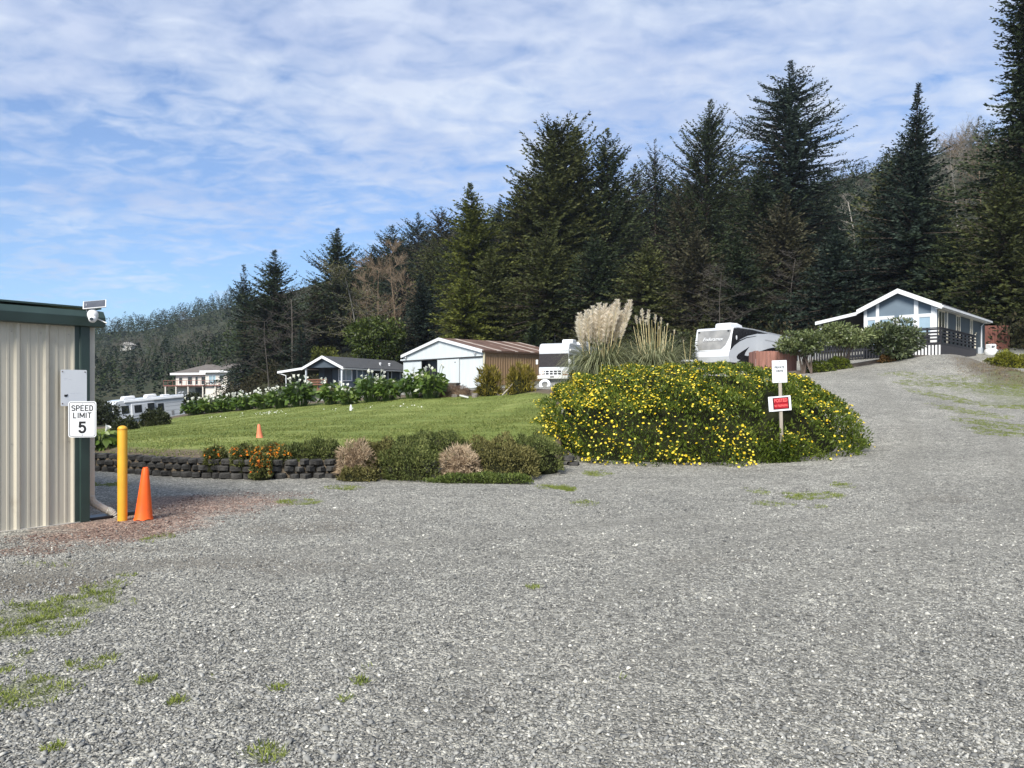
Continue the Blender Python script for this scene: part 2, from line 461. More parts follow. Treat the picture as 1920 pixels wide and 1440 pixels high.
def polar_ground():
    ang = np.concatenate([np.linspace(-180, -48, 34)[:-1], np.linspace(-48, 48, 385), np.linspace(48, 180, 34)[1:]])
    rr = [.0]
    r = .8
    while r < 1300:
        rr.append(r); r *= 1.021 if r < 60 else 1.03
    rr.append(4000)
    A, R = np.meshgrid(np.radians(ang), np.array(rr), indexing='xy')
    x, y = R * np.sin(A), R * np.cos(A)
    z = hg(np.where(R > 1300, x * .3, x), np.where(R > 1300, y * .3, y)).reshape(x.shape)
    z = np.where(R > 1300, -20, z)
    lw = in_lawn(x, y, .3).reshape(x.shape)
    z = np.where(lw & (R < 60), np.minimum(z, H_lawn(x, y).reshape(x.shape) - .25), z)
    na, nr = len(ang), len(rr)
    V = np.stack([x, y, z], -1).reshape(-1, 3)
    i = np.arange(nr - 1)[:, None] * na + np.arange(na - 1)[None]
    Fc = np.stack([i, i + na, i + na + 1, i + 1], -1).reshape(-1, 4)
    o = np_mesh('gravel_ground', V, Fc, gravel_mat(), smooth=True)
    xs, ys = V[:, 0].astype(float), V[:, 1].astype(float)
    d = np.hypot(xs, ys)
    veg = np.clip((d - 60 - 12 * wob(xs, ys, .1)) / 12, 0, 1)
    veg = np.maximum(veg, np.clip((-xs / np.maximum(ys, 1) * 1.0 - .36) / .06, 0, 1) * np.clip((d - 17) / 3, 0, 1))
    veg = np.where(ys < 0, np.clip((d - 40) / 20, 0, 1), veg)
    for nm, arr in (('moss', blob_mask(xs, ys, MOSS, 3.0)), ('red', blob_mask(xs, ys, REDG, 1.6, .5, .3)), ('mud', blob_mask(xs, ys, MUD, 1.4, .6, .3)), ('track', tracks(xs, ys)), ('veg', veg)):
        a = o.data.attributes.new(nm, 'FLOAT', 'POINT'); a.data.foreach_set('value', arr.astype(np.float32))
    return tag(o, 'grey gravel yard and drive climbing to dark wooded hills', 'ground', kind='structure')

def gravel_mat():
    m, t, b = principled('gravel')
    tcn = N(t, 'ShaderNodeTexCoord'); v = tcn.outputs['Object']
    def attr(n): return N(t, 'ShaderNodeAttribute', attribute_name=n).outputs['Fac']
    def vor(scale, feature='F1'):
        q = N(t, 'ShaderNodeTexVoronoi', feature=feature); q.inputs['Scale'].default_value = scale
        L(t, v, q.inputs['Vector']); return q
    v1, v2, v3 = vor(50), vor(21), vor(105)
    def cellv(q):
        s = N(t, 'ShaderNodeSeparateColor'); L(t, q.outputs['Color'], s.inputs[0]); return s.outputs[0]
    stops = [(0, (.060, .061, .060)), (.3, (.165, .166, .162)), (.55, (.27, .27, .263)), (.8, (.42, .418, .40)), (1, (.68, .67, .64))]
    ca = ramp(t, cellv(v1), stops)
    cb = ramp(t, cellv(v3), stops)
    c = mixc(t, .35, ca, cb)
    big = ramp(t, cellv(v2), [(0, (.70, .70, .71)), (.85, (1.1, 1.1, 1.1)), (1, (1.45, 1.44, 1.40))])
    c = mixc(t, .8, c, big, 'MULTIPLY')
    n1 = noise(t, v, .35, 5, .6); n2 = noise(t, v, 2.2, 5, .65)
    c = mixc(t, 1.0, c, ramp(t, n1, [(.3, (.80, .80, .79)), (.7, (1.12, 1.11, 1.08))]), 'MULTIPLY')
    c = mixc(t, 1.0, c, ramp(t, n2, [(.25, (.74, .73, .72)), (.75, (1.18, 1.18, 1.16))]), 'MULTIPLY')
    nb = noise(t, v, 7, 5, .7)
    def edge(fac, lo=.25, w=.25):
        return ramp(t, math_n(t, 'ADD', math_n(t, 'MULTIPLY', fac, .75), math_n(t, 'MULTIPLY', math_n(t, 'SUBTRACT', nb, .5), .9)), [(lo, (0, 0, 0)), (lo + w, (1, 1, 1))])
    mudc = ramp(t, nb, [(.3, (.075, .064, .053)), (.7, (.155, .135, .112))])
    c = mixc(t, math_n(t, 'MULTIPLY', edge(attr('mud'), .15, .4), .8), c, mudc)
    trk_ = math_n(t, 'MULTIPLY', attr('track'), ramp(t, n2, [(.3, (.35, .35, .35)), (.6, (1, 1, 1))]))
    c = mixc(t, math_n(t, 'MULTIPLY', trk_, .55), c, ramp(t, nb, [(.3, (.13, .126, .115)), (.7, (.235, .23, .212))]))
    redc = mixc(t, 1.0, c, (.98, .70, .62), 'MULTIPLY')
    c = mixc(t, math_n(t, 'MULTIPLY', edge(attr('red'), .2, .45), .9), c, redc)
    mossc = ramp(t, noise(t, v, 30, 4), [(.3, (.07, .09, .022)), (.7, (.16, .185, .055))])
    c = mixc(t, math_n(t, 'MULTIPLY', edge(attr('moss'), .48, .3), .55), c, mossc)
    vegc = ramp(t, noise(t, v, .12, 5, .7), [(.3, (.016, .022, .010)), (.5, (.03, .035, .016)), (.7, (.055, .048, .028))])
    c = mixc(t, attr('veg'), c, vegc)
    c = mixc(t, 1.0, c, (1.025, 1.012, .96), 'MULTIPLY')
    L(t, c, b.inputs['Base Color'])
    b.inputs['Roughness'].default_value = .85
    b.inputs['Specular IOR Level'].default_value = .2
    hgt = math_n(t, 'ADD', math_n(t, 'MULTIPLY', v1.outputs['Distance'], -1.0), math_n(t, 'MULTIPLY', v3.outputs['Distance'], -.5))
    bn = N(t, 'ShaderNodeBump'); bn.inputs['Strength'].default_value = .9; bn.inputs['Distance'].default_value = .02
    L(t, hgt, bn.inputs['Height']); L(t, bn.outputs[0], b.inputs['Normal'])
    return m
polar_ground()

def loose_stones():
    """the crushed stone lying on the yard near the camera"""
    r = np.random.default_rng(3)
    n = 125000
    d = 2.7 + 9.5 * r.random(n) ** 1.25
    u = r.uniform(-.78, .78, n)
    x, y = u * d, d
    keep = ~((x < -4.9) & (y > 8.0 + .5 * (x + 5.9)))
    k2 = blob_mask(x, y, MOSS, 3.0)
    keep &= r.random(n) > k2 * .7
    keep &= r.random(n) > tracks(x, y) * .55
    x, y = x[keep], y[keep]; n = len(x)
    sz = np.clip(r.lognormal(math.log(.0074), .36, n), .0035, .026)
    z = hg(x, y) + sz * .25
    octa = np.array([[1, 0, 0], [0, 1, 0], [-1, 0, 0], [0, -1, 0], [0, 0, 1], [0, 0, -1]], float)
    V = octa[None] * (1 + r.uniform(-.38, .38, (n, 6, 3))) + r.uniform(-.28, .28, (n, 6, 3))
    V[..., 0] *= r.uniform(.9, 1.5, (n, 1)); V[..., 2] *= r.uniform(.4, .85, (n, 1))
    a = r.uniform(0, 6.28, n); ca, sa = np.cos(a)[:, None], np.sin(a)[:, None]
    X = V[..., 0] * ca - V[..., 1] * sa; Y = V[..., 0] * sa + V[..., 1] * ca
    til = r.normal(0, .35, (n, 1))
    V = np.stack([X, Y, V[..., 2] + X * til], -1) * sz[:, None, None] + np.stack([x, y, z], -1)[:, None]
    tri = np.array([[0, 1, 4], [1, 2, 4], [2, 3, 4], [3, 0, 4], [1, 0, 5], [2, 1, 5], [3, 2, 5], [0, 3, 5]])
    Fc = (tri[None] + 6 * np.arange(n)[:, None, None]).reshape(-1, 3)
    tone = np.clip(r.normal(.42, .2, n) + (r.random(n) < .02) * r.uniform(.25, .5, n), 0, 1)
    redm = blob_mask(x, y, REDG, 1.6, .5, .3)
    tone = np.where(r.random(n) < redm * .85, 2 + .5 * tone, tone)
    m, t, b = principled('loose_stone')
    at = N(t, 'ShaderNodeAttribute', attribute_name='tint').outputs['Fac']
    g = ramp(t, at, [(0, (.075, .077, .078)), (.35, (.185, .187, .184)), (.6, (.29, .29, .28)), (.85, (.44, .435, .41)), (1, (.64, .63, .59))])
    rd = ramp(t, math_n(t, 'SUBTRACT', at, 2.0), [(0, (.065, .042, .038)), (.25, (.145, .092, .08)), (.5, (.27, .20, .175))])
    isr = math_n(t, 'GREATER_THAN', at, 1.5)
    L(t, mixc(t, 1.0, mixc(t, isr, g, rd), (1.02, 1.01, .965), 'MULTIPLY'), b.inputs['Base Color'])
    b.inputs['Roughness'].default_value = .8; b.inputs['Specular IOR Level'].default_value = .25
    o = np_mesh('loose_gravel', V.reshape(-1, 3), Fc, m, tint=np.repeat(tone, 8))
    tag(o, 'loose crushed grey stones scattered over the near part of the yard', 'gravel', kind='stuff')
loose_stones()

# ---------------------------------------------------------------- leaf clouds
def diamonds(c, d, ln, wd, rng, fold=.25, tri=False, up=None):
    """a leaf per centre: base c, axis d; returns V, F (quads)"""
    n = len(c)
    d = d / np.maximum(np.linalg.norm(d, axis=1, keepdims=True), 1e-6)
    rv = rng.normal(size=(n, 3)) if up is None else up + rng.normal(size=(n, 3)) * .25
    s = np.cross(d, rv); s /= np.maximum(np.linalg.norm(s, axis=1, keepdims=True), 1e-6)
    nn = np.cross(s, d)
    ln = np.broadcast_to(np.asarray(ln, float), (n,))[:, None]; wd = np.broadcast_to(np.asarray(wd, float), (n,))[:, None]
    mid = c + d * ln * .5 - nn * wd * fold
    V = np.stack([c, mid + s * wd * .5, c + d * ln, mid - s * wd * .5], 1).reshape(-1, 3)
    return V, np.arange(4 * n).reshape(-1, 4)
def join(parts):
    Vs, Fs, n = [], [], 0
    for V, Fc in parts:
        Vs.append(V); Fs.append(Fc + n); n += len(V)
    return np.concatenate(Vs), np.concatenate(Fs)

# ---------------------------------------------------------------- grass in the gravel and on the lawn
def blades(name, x, y, z, h, rng, m, wscale=.22, spread=.6):
    n = len(x)
    d = np.stack([rng.normal(0, spread, n), rng.normal(0, spread, n), np.ones(n)], 1)
    V, Fc = diamonds(np.stack([x, y, z], 1), d, h * rng.uniform(.5, 1.2, n), h * wscale * rng.uniform(.6, 1.2, n), rng)
    return np_mesh(name, V, Fc, m, tint=rng.random(n))
grass_m = leaf_mat('grass_blade', (.070, .097, .021), (.145, .18, .042), (.27, .285, .09), .3, .6, .8)
weed_m = leaf_mat('weed_blade', (.09, .125, .02), (.20, .25, .045), (.34, .37, .10), .35, .6, .8)
def weeds():
    r = np.random.default_rng(11)
    xs, ys = [], []
    for (cx, cy, rx, ry, st) in MOSS:
        n = int(min(14000, 6500 * rx * ry * 3.1 * st + 80))
        a = r.uniform(0, 6.28, n); q = np.sqrt(r.random(n)) * 1.15
        xs.append(cx + rx * q * np.cos(a)); ys.append(cy + ry * q * np.sin(a))
    x, y = np.concatenate(xs), np.concatenate(ys)
    k = blob_mask(x, y, MOSS, 3.0) * (0.02 + 1.5 * np.clip(wob(x, y, 6.0) * 1.8 + .45, 0, 1)) > r.uniform(.12, .85, len(x))
    x, y = x[k], y[k]
    o = blades('weed_grass', x, y, hg(x, y) - .004, np.full(len(x), .046), r, weed_m, .13, .8)
    tag(o, 'short grass and moss sprouting in patches through the gravel', 'grass', kind='stuff')
weeds()
def dry_weeds():
    r = np.random.default_rng(13)
    n = 4200
    x = r.normal(21.9, .8, n); y = r.normal(33.4, 1.2, n)
    k = wob(x, y, 3.0) > -.1
    x, y = x[k], y[k]
    m = leaf_mat('dry_weed', (.07, .05, .03), (.20, .15, .09), (.34, .27, .17), .2, .8, .8)
    o = blades('dry_weeds', x, y, hg(x, y) - .01, np.full(len(x), .13), r, m, .10, .9)
    tag(o, 'brown dead weeds lying over the soil bank at the right edge', 'weeds', kind='stuff')
dry_weeds()

def lawn():
    us = np.linspace(BACK_U[0], (1058 - CX) / F, 150)
    ts = np.linspace(0, 1, 90) ** 1.5
    U, T = np.meshgrid(us, ts, indexing='xy')
    d0 = np.interp(U, WU, WD) + .14; d1 = np.interp(U, BACK_U, BACK_D)
    D = d0 + (d1 - d0) * T
    x, y = U * D, D
    z = H_lawn(x, y).reshape(x.shape) + .02 * np.sin(x * 2.1 + y) * np.sin(y * 1.7 - x)
    z[0] -= .3; z[-1] -= .8; z[:, 0] -= .5; z[:, -1] -= .6
    V = np.stack([x, y, z], -1).reshape(-1, 3)
    nu, ntt = len(us), len(ts)
    i = np.arange(ntt - 1)[:, None] * nu + np.arange(nu - 1)[None]
    Fc = np.stack([i, i + 1, i + nu + 1, i + nu], -1).reshape(-1, 4)
    m, t, b = principled('lawn')
    tcn = N(t, 'ShaderNodeTexCoord'); v = tcn.outputs['Object']
    a = noise(t, mapv(t, v, (.25, 1.3, 1), .12), 1.0, 5, .6); bb = noise(t, v, 14, 4, .7); cc = noise(t, v, 1.3, 4)
    f = math_n(t, 'ADD', math_n(t, 'MULTIPLY', a, .5), math_n(t, 'ADD', math_n(t, 'MULTIPLY', bb, .3), math_n(t, 'MULTIPLY', cc, .2)))
    c = ramp(t, f, [(.34, (.070, .098, .022)), (.5, (.138, .172, .042)), (.66, (.26, .275, .095))])
    dirt = N(t, 'ShaderNodeAttribute', attribute_name='dirt').outputs['Fac']
    dc = ramp(t, bb, [(.35, (.05, .04, .028)), (.65, (.17, .135, .095))])
    df = ramp(t, math_n(t, 'ADD', dirt, math_n(t, 'MULTIPLY', math_n(t, 'SUBTRACT', bb, .5), 1.0)), [(.4, (0, 0, 0)), (.6, (1, 1, 1))])
    c = mixc(t, df, c, dc)
    L(t, c, b.inputs['Base Color']); b.inputs['Roughness'].default_value = .85; b.inputs['Specular IOR Level'].default_value = .15
    bn = N(t, 'ShaderNodeBump'); bn.inputs['Strength'].default_value = .6; bn.inputs['Distance'].default_value = .05
    L(t, bb, bn.inputs['Height']); L(t, bn.outputs[0], b.inputs['Normal'])
    o = np_mesh('lawn', V, Fc, m, smooth=True)
    xs, ys = V[:, 0].astype(float), V[:, 1].astype(float)
    fr = ys - (np.interp(xs / ys, WU, WD))
    d = np.clip(1.25 - fr / 1.9, 0, 1) * np.clip((.05 - xs / ys * 1 - .24) / .06 + .6, .3, 1)
    bk = np.interp(xs / ys, BACK_U, BACK_D) - ys
    d = np.maximum(d, np.clip(1.1 - bk / 5.0, 0, 1))
    d = d.reshape(ntt, nu); d[:, -3:] = 1; d[:1] = 1; d = d.ravel()
    at = o.data.attributes.new('dirt', 'FLOAT', 'POINT'); at.data.foreach_set('value', d.astype(np.float32))
    tag(o, 'mown green lawn rising behind the low block wall', 'lawn', kind='structure')
    r = np.random.default_rng(5)
    n = 110000
    u = r.uniform(BACK_U[0], (1045 - CX) / F, n); tt = r.random(n) ** 1.2
    d0 = np.interp(u, WU, WD) + .2; d1 = np.interp(u, BACK_U, BACK_D) - 3.2
    D = d0 + (d1 - d0) * tt
    x, y = u * D, D
    keep = (y - np.interp(u, WU, WD) > .9 + .7 * wob(x, y, 1.2)) | (r.random(n) < .12)
    x, y = x[keep], y[keep]
    g = blades('lawn_grass', x, y, H_lawn(x, y) - .01, np.full(len(x), .06), r, grass_m, .3, 1.1)
    tag(g, 'blades of short mown grass over the lawn', 'grass', kind='stuff')
lawn()

def retaining_wall():
    r = random.Random(4)
    mb = MB()
    def block(p, t, z0, l, h, dep, batter):
        nrm = Vector((-t.y, t.x))                     # away from the camera
        if nrm.y < 0: nrm = -nrm
        M = Matrix(((t.x, nrm.x, 0, p.x), (t.y, nrm.y, 0, p.y), (0, 0, 1, z0), (0, 0, 0, 1)))
        k = .22 * h
        e = r.uniform(.02, .055)
        pts = [(-l / 2, batter + .06 + r.uniform(0, .02)), (-l / 2 + .05, batter + r.uniform(0, .02)), (0, batter - e), (l / 2 - .05, batter + r.uniform(0, .02)), (l / 2, batter + .06 + r.uniform(0, .02)), (l / 2 - .02, batter + dep), (-l / 2 + .02, batter + dep)]
        n = len(pts)
        vs = []
        for z, s in ((0, .90), (h * .2, 1.0), (h * .8, 1.0), (h, .88)):
            for (a, b) in pts:
                yy = b if b > batter + .1 else batter + .06 + (b - batter - .06) * (1 if 0 < z < h else .35)
                vs.append(M @ Vector((a * s + r.uniform(-.004, .004), yy, z + r.uniform(-.004, .004))))
        fs = [tuple(range(n - 1, -1, -1)), tuple(range(3 * n, 4 * n))]
        for i in range(3):
            fs += [(i * n + j, i * n + (j + 1) % n, (i + 1) * n + (j + 1) % n, (i + 1) * n + j) for j in range(n)]
        mb.add(vs, fs)
    for c in range(3):
        s = .1 + (c % 2) * .11
        while s < WALL_LEN - .1:
            l = r.uniform(.19, .29)
            p, t = wall_pt(s)
            x = p.x
            top = 3
            if (c == 2 and x > -.2) or (x > .6 and r.random() < .6): s += l; continue
            h = .120
            block(p, t, c * .120 + r.uniform(-.006, .006) - (.015 if c == 0 else 0), l - r.uniform(.008, .045), h - r.uniform(.004, .022), .2, c * .035 + r.uniform(-.025, .025))
            s += l
    m = mat('wall_block', (.027, .027, .027), .9, .5, 5, bump=.8, bscale=50, col2=(.060, .058, .054), spec=.2)
    o = mb.build('retaining_wall', m)
    tag(o, 'low wall of stacked dark concrete blocks holding up the lawn', 'retaining wall')
retaining_wall()
# ---------------------------------------------------------------- writing
def lettering(name, txt, size, M, m, parent, sx=1.0, bold=0.0, align='CENTER', ext=.0006, shear=0.0, space=1.0):
    """raised letters in the local xz plane of parent, facing -y; M places the text's centre line"""
    c = bpy.data.curves.new(name, 'FONT')
    c.body = txt; c.size = size; c.align_x = align; c.align_y = 'CENTER'
    c.offset = bold; c.extrude = ext; c.shear = shear; c.space_character = space
    c.resolution_u = 3
    tmp = bpy.data.objects.new('tmp', c); COL.objects.link(tmp)
    dg = bpy.context.evaluated_depsgraph_get()
    me = bpy.data.meshes.new_from_object(tmp.evaluated_get(dg))
    bpy.data.objects.remove(tmp)
    me.name = name
    me.transform(M @ Matrix.Rotation(rad(90), 4, 'X') @ Matrix.Diagonal((sx, 1, 1, 1)))
    return link(name, me, m, parent)
T3 = Matrix.Translation
def rounded(w, h, r, n=5):
    pts = []
    for cx, cz, a0 in ((w / 2 - r, h / 2 - r, 0), (-w / 2 + r, h / 2 - r, 90), (-w / 2 + r, -h / 2 + r, 180), (w / 2 - r, -h / 2 + r, 270)):
        for k in range(n + 1):
            a = rad(a0 + 90 * k / n)
            pts.append((cx + r * math.cos(a), cz + r * math.sin(a)))
    return pts
def ring(mb, outer, inner, y0, y1):
    n = len(outer)
    vs = [(p[0], y, p[1]) for y in (y0, y1) for p in outer] + [(p[0], y, p[1]) for y in (y0, y1) for p in inner]
    fs = []
    for i in range(n):
        j = (i + 1) % n
        fs += [(i, j, 2 * n + j, 2 * n + i), (n + i, n + j, 3 * n + j, 3 * n + i), (i, j, n + j, n + i), (2 * n + i, 2 * n + j, 3 * n + j, 3 * n + i)]
    mb.add(vs, fs)

sign_white = mat('sign_white', (.70, .715, .73), .4, .03, 2.0, spec=.4)
sign_black = mat('sign_black', (.008, .008, .009), .5, .1, 2.0)
green_trim = mat('green_trim', (.022, .042, .036), .42, .18, 2.5, spec=.5)
beige_metal = mat('beige_metal', (.50, .46, .37), .42, .06, 1.2, scuff=(.40, .355, .275), sscale=3.5, spec=.45, streak=(3, 3, .6))
downpipe_m = mat('downspout_paint', (.52, .49, .42), .45, .08, 4)

# ---------------------------------------------------------------- metal shed at the left edge
SHED_RZ = math.atan2(.79, .61)
SHED_LOC = Vector((-5.27, 9.25, 0))
def shed():
    r = empty('metal_shed', SHED_LOC, SHED_RZ, 'beige ribbed metal shed with dark green corner and eave trim', 'shed')
    pts = []
    x = -7.2
    while x < -.05:
        for dx, y in ((0, 0), (.022, -.030), (.052, -.030), (.074, 0), (.140, 0), (.146, -.006), (.166, -.006), (.172, 0), (.232, 0), (.238, -.006), (.258, -.006), (.264, 0)):
            if x + dx < -.02: pts.append((x + dx, y))
        x += .305
    pts.append((-.01, 0))
    poly = pts + [(-.01, .12), (-7.2, .12)]
    mb = MB().prism(poly, .0, 2.46, 'z')
    mb.box(-.05, .0, .122, 6, 0, 2.46); mb.box(-7.2, -7.1, .122, 6, 0, 2.46); mb.box(-7.1, -.05, 5.9, 6, 0, 2.46)
    mb.build('wall', beige_metal, r)
    mb = MB().prism([(-.15, -.038), (-.098, -.038), (-.092, -.062), (.014, -.062), (.014, .13), (.002, .13), (.002, -.030), (-.15, -.030)], .005, 2.42, 'z')
    mb.build('corner_trim', green_trim, r, .004)
    mb = MB().prism([(-.03, 2.40), (-.125, 2.405), (-.135, 2.52), (-.075, 2.60), (.05, 2.62), (.05, 2.42)], -7.3, .17, 'x')
    mb.build('eave_trim', green_trim, r, .006)
    mb = MB().prism([(-7.3, 2.63), (.15, 2.63), (.15, 2.65), (-3.6, 2.66), (-7.3, 2.65)], -.06, 6.1, 'y')
    mb.build('roof', mat('green_roof', (.03, .055, .047), .4, .15, 2), r)
    mb = MB().box(-7.2, .03, -.05, .14, -.03, .012)
    mb.build('base_sill', mat('shed_sill', (.40, .38, .34), .7, .15, 5), r)
    # downspout on the end of the gutter, with a ribbed elbow at the foot
    mb = MB()
    M = T3((.085, .09, 0))
    prof = rounded(.082, .062, .012, 3)
    mb.prism([(a + .085, b + .09) for a, b in prof], .27, 2.41, 'z')
    for zz in (.9, 1.9): mb.box(.04, .13, .055, .125, zz, zz + .025)
    mb.build('downspout', downpipe_m, r, .003)
    pth, rs = [], []
    for k in range(37):
        t = k / 36
        if t < .4:
            a = t / .4 * rad(52); xx, zz = .30 * (1 - math.cos(a)) * .8, .29 - .26 * math.sin(a) * .62
            q = (xx, zz)
        elif t < .62:
            s = (t - .4) / .22; q = (.092 + .13 * s, .163 - .075 * s)
        else:
            s = (t - .62) / .38; a = s * rad(50); q = (.222 + .15 * math.sin(a), .088 - .02 * s - .085 * s * s)
        pth.append((.085 + q[0] * .78, .09 - q[0] * .2, q[1] + .01)); rs.append(.048 + (.005 if k % 2 else -.003) * (0 if .42 < t < .6 else 1))
    mb = MB().path(pth, rs, 10)
    mb.build('elbow', downpipe_m, r)
    mb = MB().box(-.02, .5, -.02, .22, .0, .035).box(.36, .62, .0, .1, 0, .05)
    mb.build('splash_pad', black_paint, r, .01)
    r2 = random.Random(2)
    mb = MB()
    for x in np.arange(-1.1, -.1, .305):
        for z in (1.0, 2.3):
            mb = MB(); mb.lathe([(.006, 0), (.005, .004), (.002, .005)], 8, M=T3((x - .02, -.001, z)) @ Matrix.Rotation(rad(90), 4, 'X'))
            mb.build('fixing_screw', mat('screw_head', (.30, .28, .24), .4, .1, 5, metal=.3), r)
shed()

def blank_sign():
    r = empty('blank_sign', SHED_LOC + Vector((0, 0, 1.43)), SHED_RZ, 'blank white faded metal sign flat on the beige shed wall', 'sign')
    MB().prism([(a - .172, b + .22) for a, b in rounded(.295, .44, .012)], -.066, -.063, 'y').build('panel', sign_white, r)
    for x, z in ((-.30, .415), (-.045, .415), (-.30, .03), (-.045, .03)):
        mb = MB().lathe([(.008, 0), (.006, .005), (.002, .006)], 10, M=T3((x, -.066, z)) @ Matrix.Rotation(rad(90), 4, 'X'))
        mb.build('bolt', mat('rusty_bolt', (.10, .07, .05), .6, .3, 10), r)
    rr = random.Random(9)
    mb = MB()
    for k in range(9):
        a, b = rr.gauss(-.262, .010), rr.gauss(.125, .008)
        mb.prism([(a + .012 * math.cos(t * 1.05) * rr.uniform(.6, 1.3), b + .010 * math.sin(t * 1.05) * rr.uniform(.6, 1.3)) for t in range(6)], -.0668 - .0003 * k, -.0660, 'y')
    mb.build('scorch_mark', sign_black, r)
    mb = MB()
    for (a, b, l) in ((-.29, .33, .03), (-.28, .315, .02), (-.27, .335, .025), (-.23, .32, .03), (-.285, .145, .05), (-.22, .15, .06), (-.15, .155, .05)):
        mb.box(a, a + l, -.0665, -.0660, b, b + .0025)
    mb.build('faded_lettering', mat('faded_print', (.52, .54, .56), .5, .2, 6), r)
blank_sign()

def speed_sign():
    loc = P(154.5, 820, 9.0)
    r = empty('speed_limit_sign', loc, rad(14), 'white speed limit 5 sign with black border at the shed corner', 'sign')
    w, h = .305, .435
    MB().prism([(a, b + h / 2) for a, b in rounded(w, h, .03)], -.003, .0, 'y').build('panel', sign_white, r)
    mb = MB()
    ring(mb, [(a, b + h / 2) for a, b in rounded(w - .022, h - .022, .022)], [(a, b + h / 2) for a, b in rounded(w - .033, h - .033, .018)], -.0038, -.0031)
    mb.build('border', sign_black, r)
    def arc(cx, cz, rx, rz, a0, a1, n=9): return [(cx + rx * math.cos(rad(a0 + (a1 - a0) * k / n)), cz + rz * math.sin(rad(a0 + (a1 - a0) * k / n))) for k in range(n + 1)]
    G = {'S': [arc(.5, .76, .40, .24, 25, 270) + arc(.5, .26, .40, .26, 90, -155)[1:]],
         'P': [[(.12, 0), (.12, 1)], [(.12, 1), (.55, 1)] + arc(.55, .74, .36, .26, 90, -90) + [(.12, .48)]],
         'E': [[(.12, 0), (.12, 1)], [(.12, 1), (.88, 1)], [(.12, .52), (.76, .52)], [(.12, 0), (.88, 0)]],
         'D': [[(.12, 0), (.12, 1)], [(.12, 1), (.45, 1)] + arc(.45, .5, .45, .5, 90, -90) + [(.12, 0)]],
         'L': [[(.14, 1), (.14, 0), (.86, 0)]], 'I': [[(.5, 0), (.5, 1)]], 'T': [[(.5, 0), (.5, 1)], [(.05, 1), (.95, 1)]],
         'M': [[(.06, 0), (.06, 1)], [(.06, 1), (.5, .18)], [(.5, .18), (.94, 1)], [(.94, 1), (.94, 0)]],
         '5': [[(.86, 1), (.20, 1), (.16, .56)] + arc(.47, .33, .42, .33, 130, -150, 14)]}
    def strokes(txt, widths, h, zc, t, gap):
        x = -(sum(widths) + gap * (len(txt) - 1)) / 2
        k = 0
        for ch, wd in zip(txt, widths):
            mb = MB()
            for pl in G[ch]:
                pts = [Vector((x + p[0] * wd, 0, zc - h / 2 + p[1] * h)) for p in pl]
                for p, q in zip(pts[:-1], pts[1:]):
                    d = (q - p).normalized(); nn = Vector((-d.z, 0, d.x)) * t / 2; e = d * t * .32
                    y = -.0036 - .00004 * (k % 7); k += 1
                    c = [p - e - nn, q + e - nn, q + e + nn, p - e + nn]
                    mb.prism([(v.x, v.z) for v in c], y, -.0031, 'y')
            mb.build('lettering', sign_black, r)
            x += wd + gap
    strokes('SPEED', [.040] * 5, .060, .352, .0115, .0085)
    strokes('LIMIT', [.036, .013, .052, .013, .040], .060, .265, .0115, .0110)
    strokes('5', [.078], .118, .120, .026, 0)
    for z in (.405, .03): MB().lathe([(.006, 0), (.005, .004), (.001, .005)], 10, M=T3((0, -.003, z)) @ Matrix.Rotation(rad(90), 4, 'X')).build('bolt', steel, r)
    for z in (.09, .33): MB().box(-.06, .06, .001, .025, z, z + .03).box(-.02, .02, .02, .20, z + .005, z + .025).build('bracket', steel, r)
speed_sign()

def security_camera():
    r = empty('security_camera', P(176, 600, 9.02), rad(20), 'white dome security camera with small solar panel on the shed eave', 'security camera')
    m = mat('camera_plastic', (.70, .70, .70), .3, .05, 4, spec=.5)
    MB().box(-.03, .03, .01, .06, .0, .07).build('mount', m, r, .008)
    MB().lathe([(.012, -.025), (.045, -.018), (.060, .01), (.062, .045), (.052, .075), (.03, .095), (.014, .10)], 20, (-.005, -.04, .025)).build('body', m, r, 0, True)
    mb = MB().lathe([(.003, -.046), (.020, -.042), (.036, -.028), (.045, -.008), (.046, .008), (.038, .026), (.02, .04), (.004, .045)], 20, (-.0, -.085, .005))
    d = mb.build('dome', m, r, 0, True)
    MB().lathe([(.020, 0), (.020, .006), (.013, .008)], 16, M=T3((-.004, -.130, .0)) @ Matrix.Rotation(rad(90), 4, 'X')).build('lens', glass_dark, d)
    MB().path([(0, -.04, .12), (.0, -.035, .17)], [.014, .012], 10).build('stem', m, r)
    mb = MB().path([(-.07, -.06, .185), (-.075, -.04, .12), (-.05, -.03, .05)], [.004, .004, .004], 6)
    mb.build('cable', m, r)
    M = T3((.015, -.03, .180)) @ Matrix.Rotation(rad(-8), 4, 'Y') @ Matrix.Rotation(rad(42), 4, 'X')
    p = MB().box(-.125, .125, -.075, .075, 0, .012, M).build('solar_panel', m, r, .002)
    MB().box(-.115, .115, -.066, .066, .013, .015, M).build('cell_sheet', mat('solar_cells', (.08, .085, .10), .2, .2, 8, spec=.6), p)
    MB().path([(.03, .03, .02), (.14, -.02, -.035)], [.008, .006], 8).build('antenna', m, r)
security_camera()

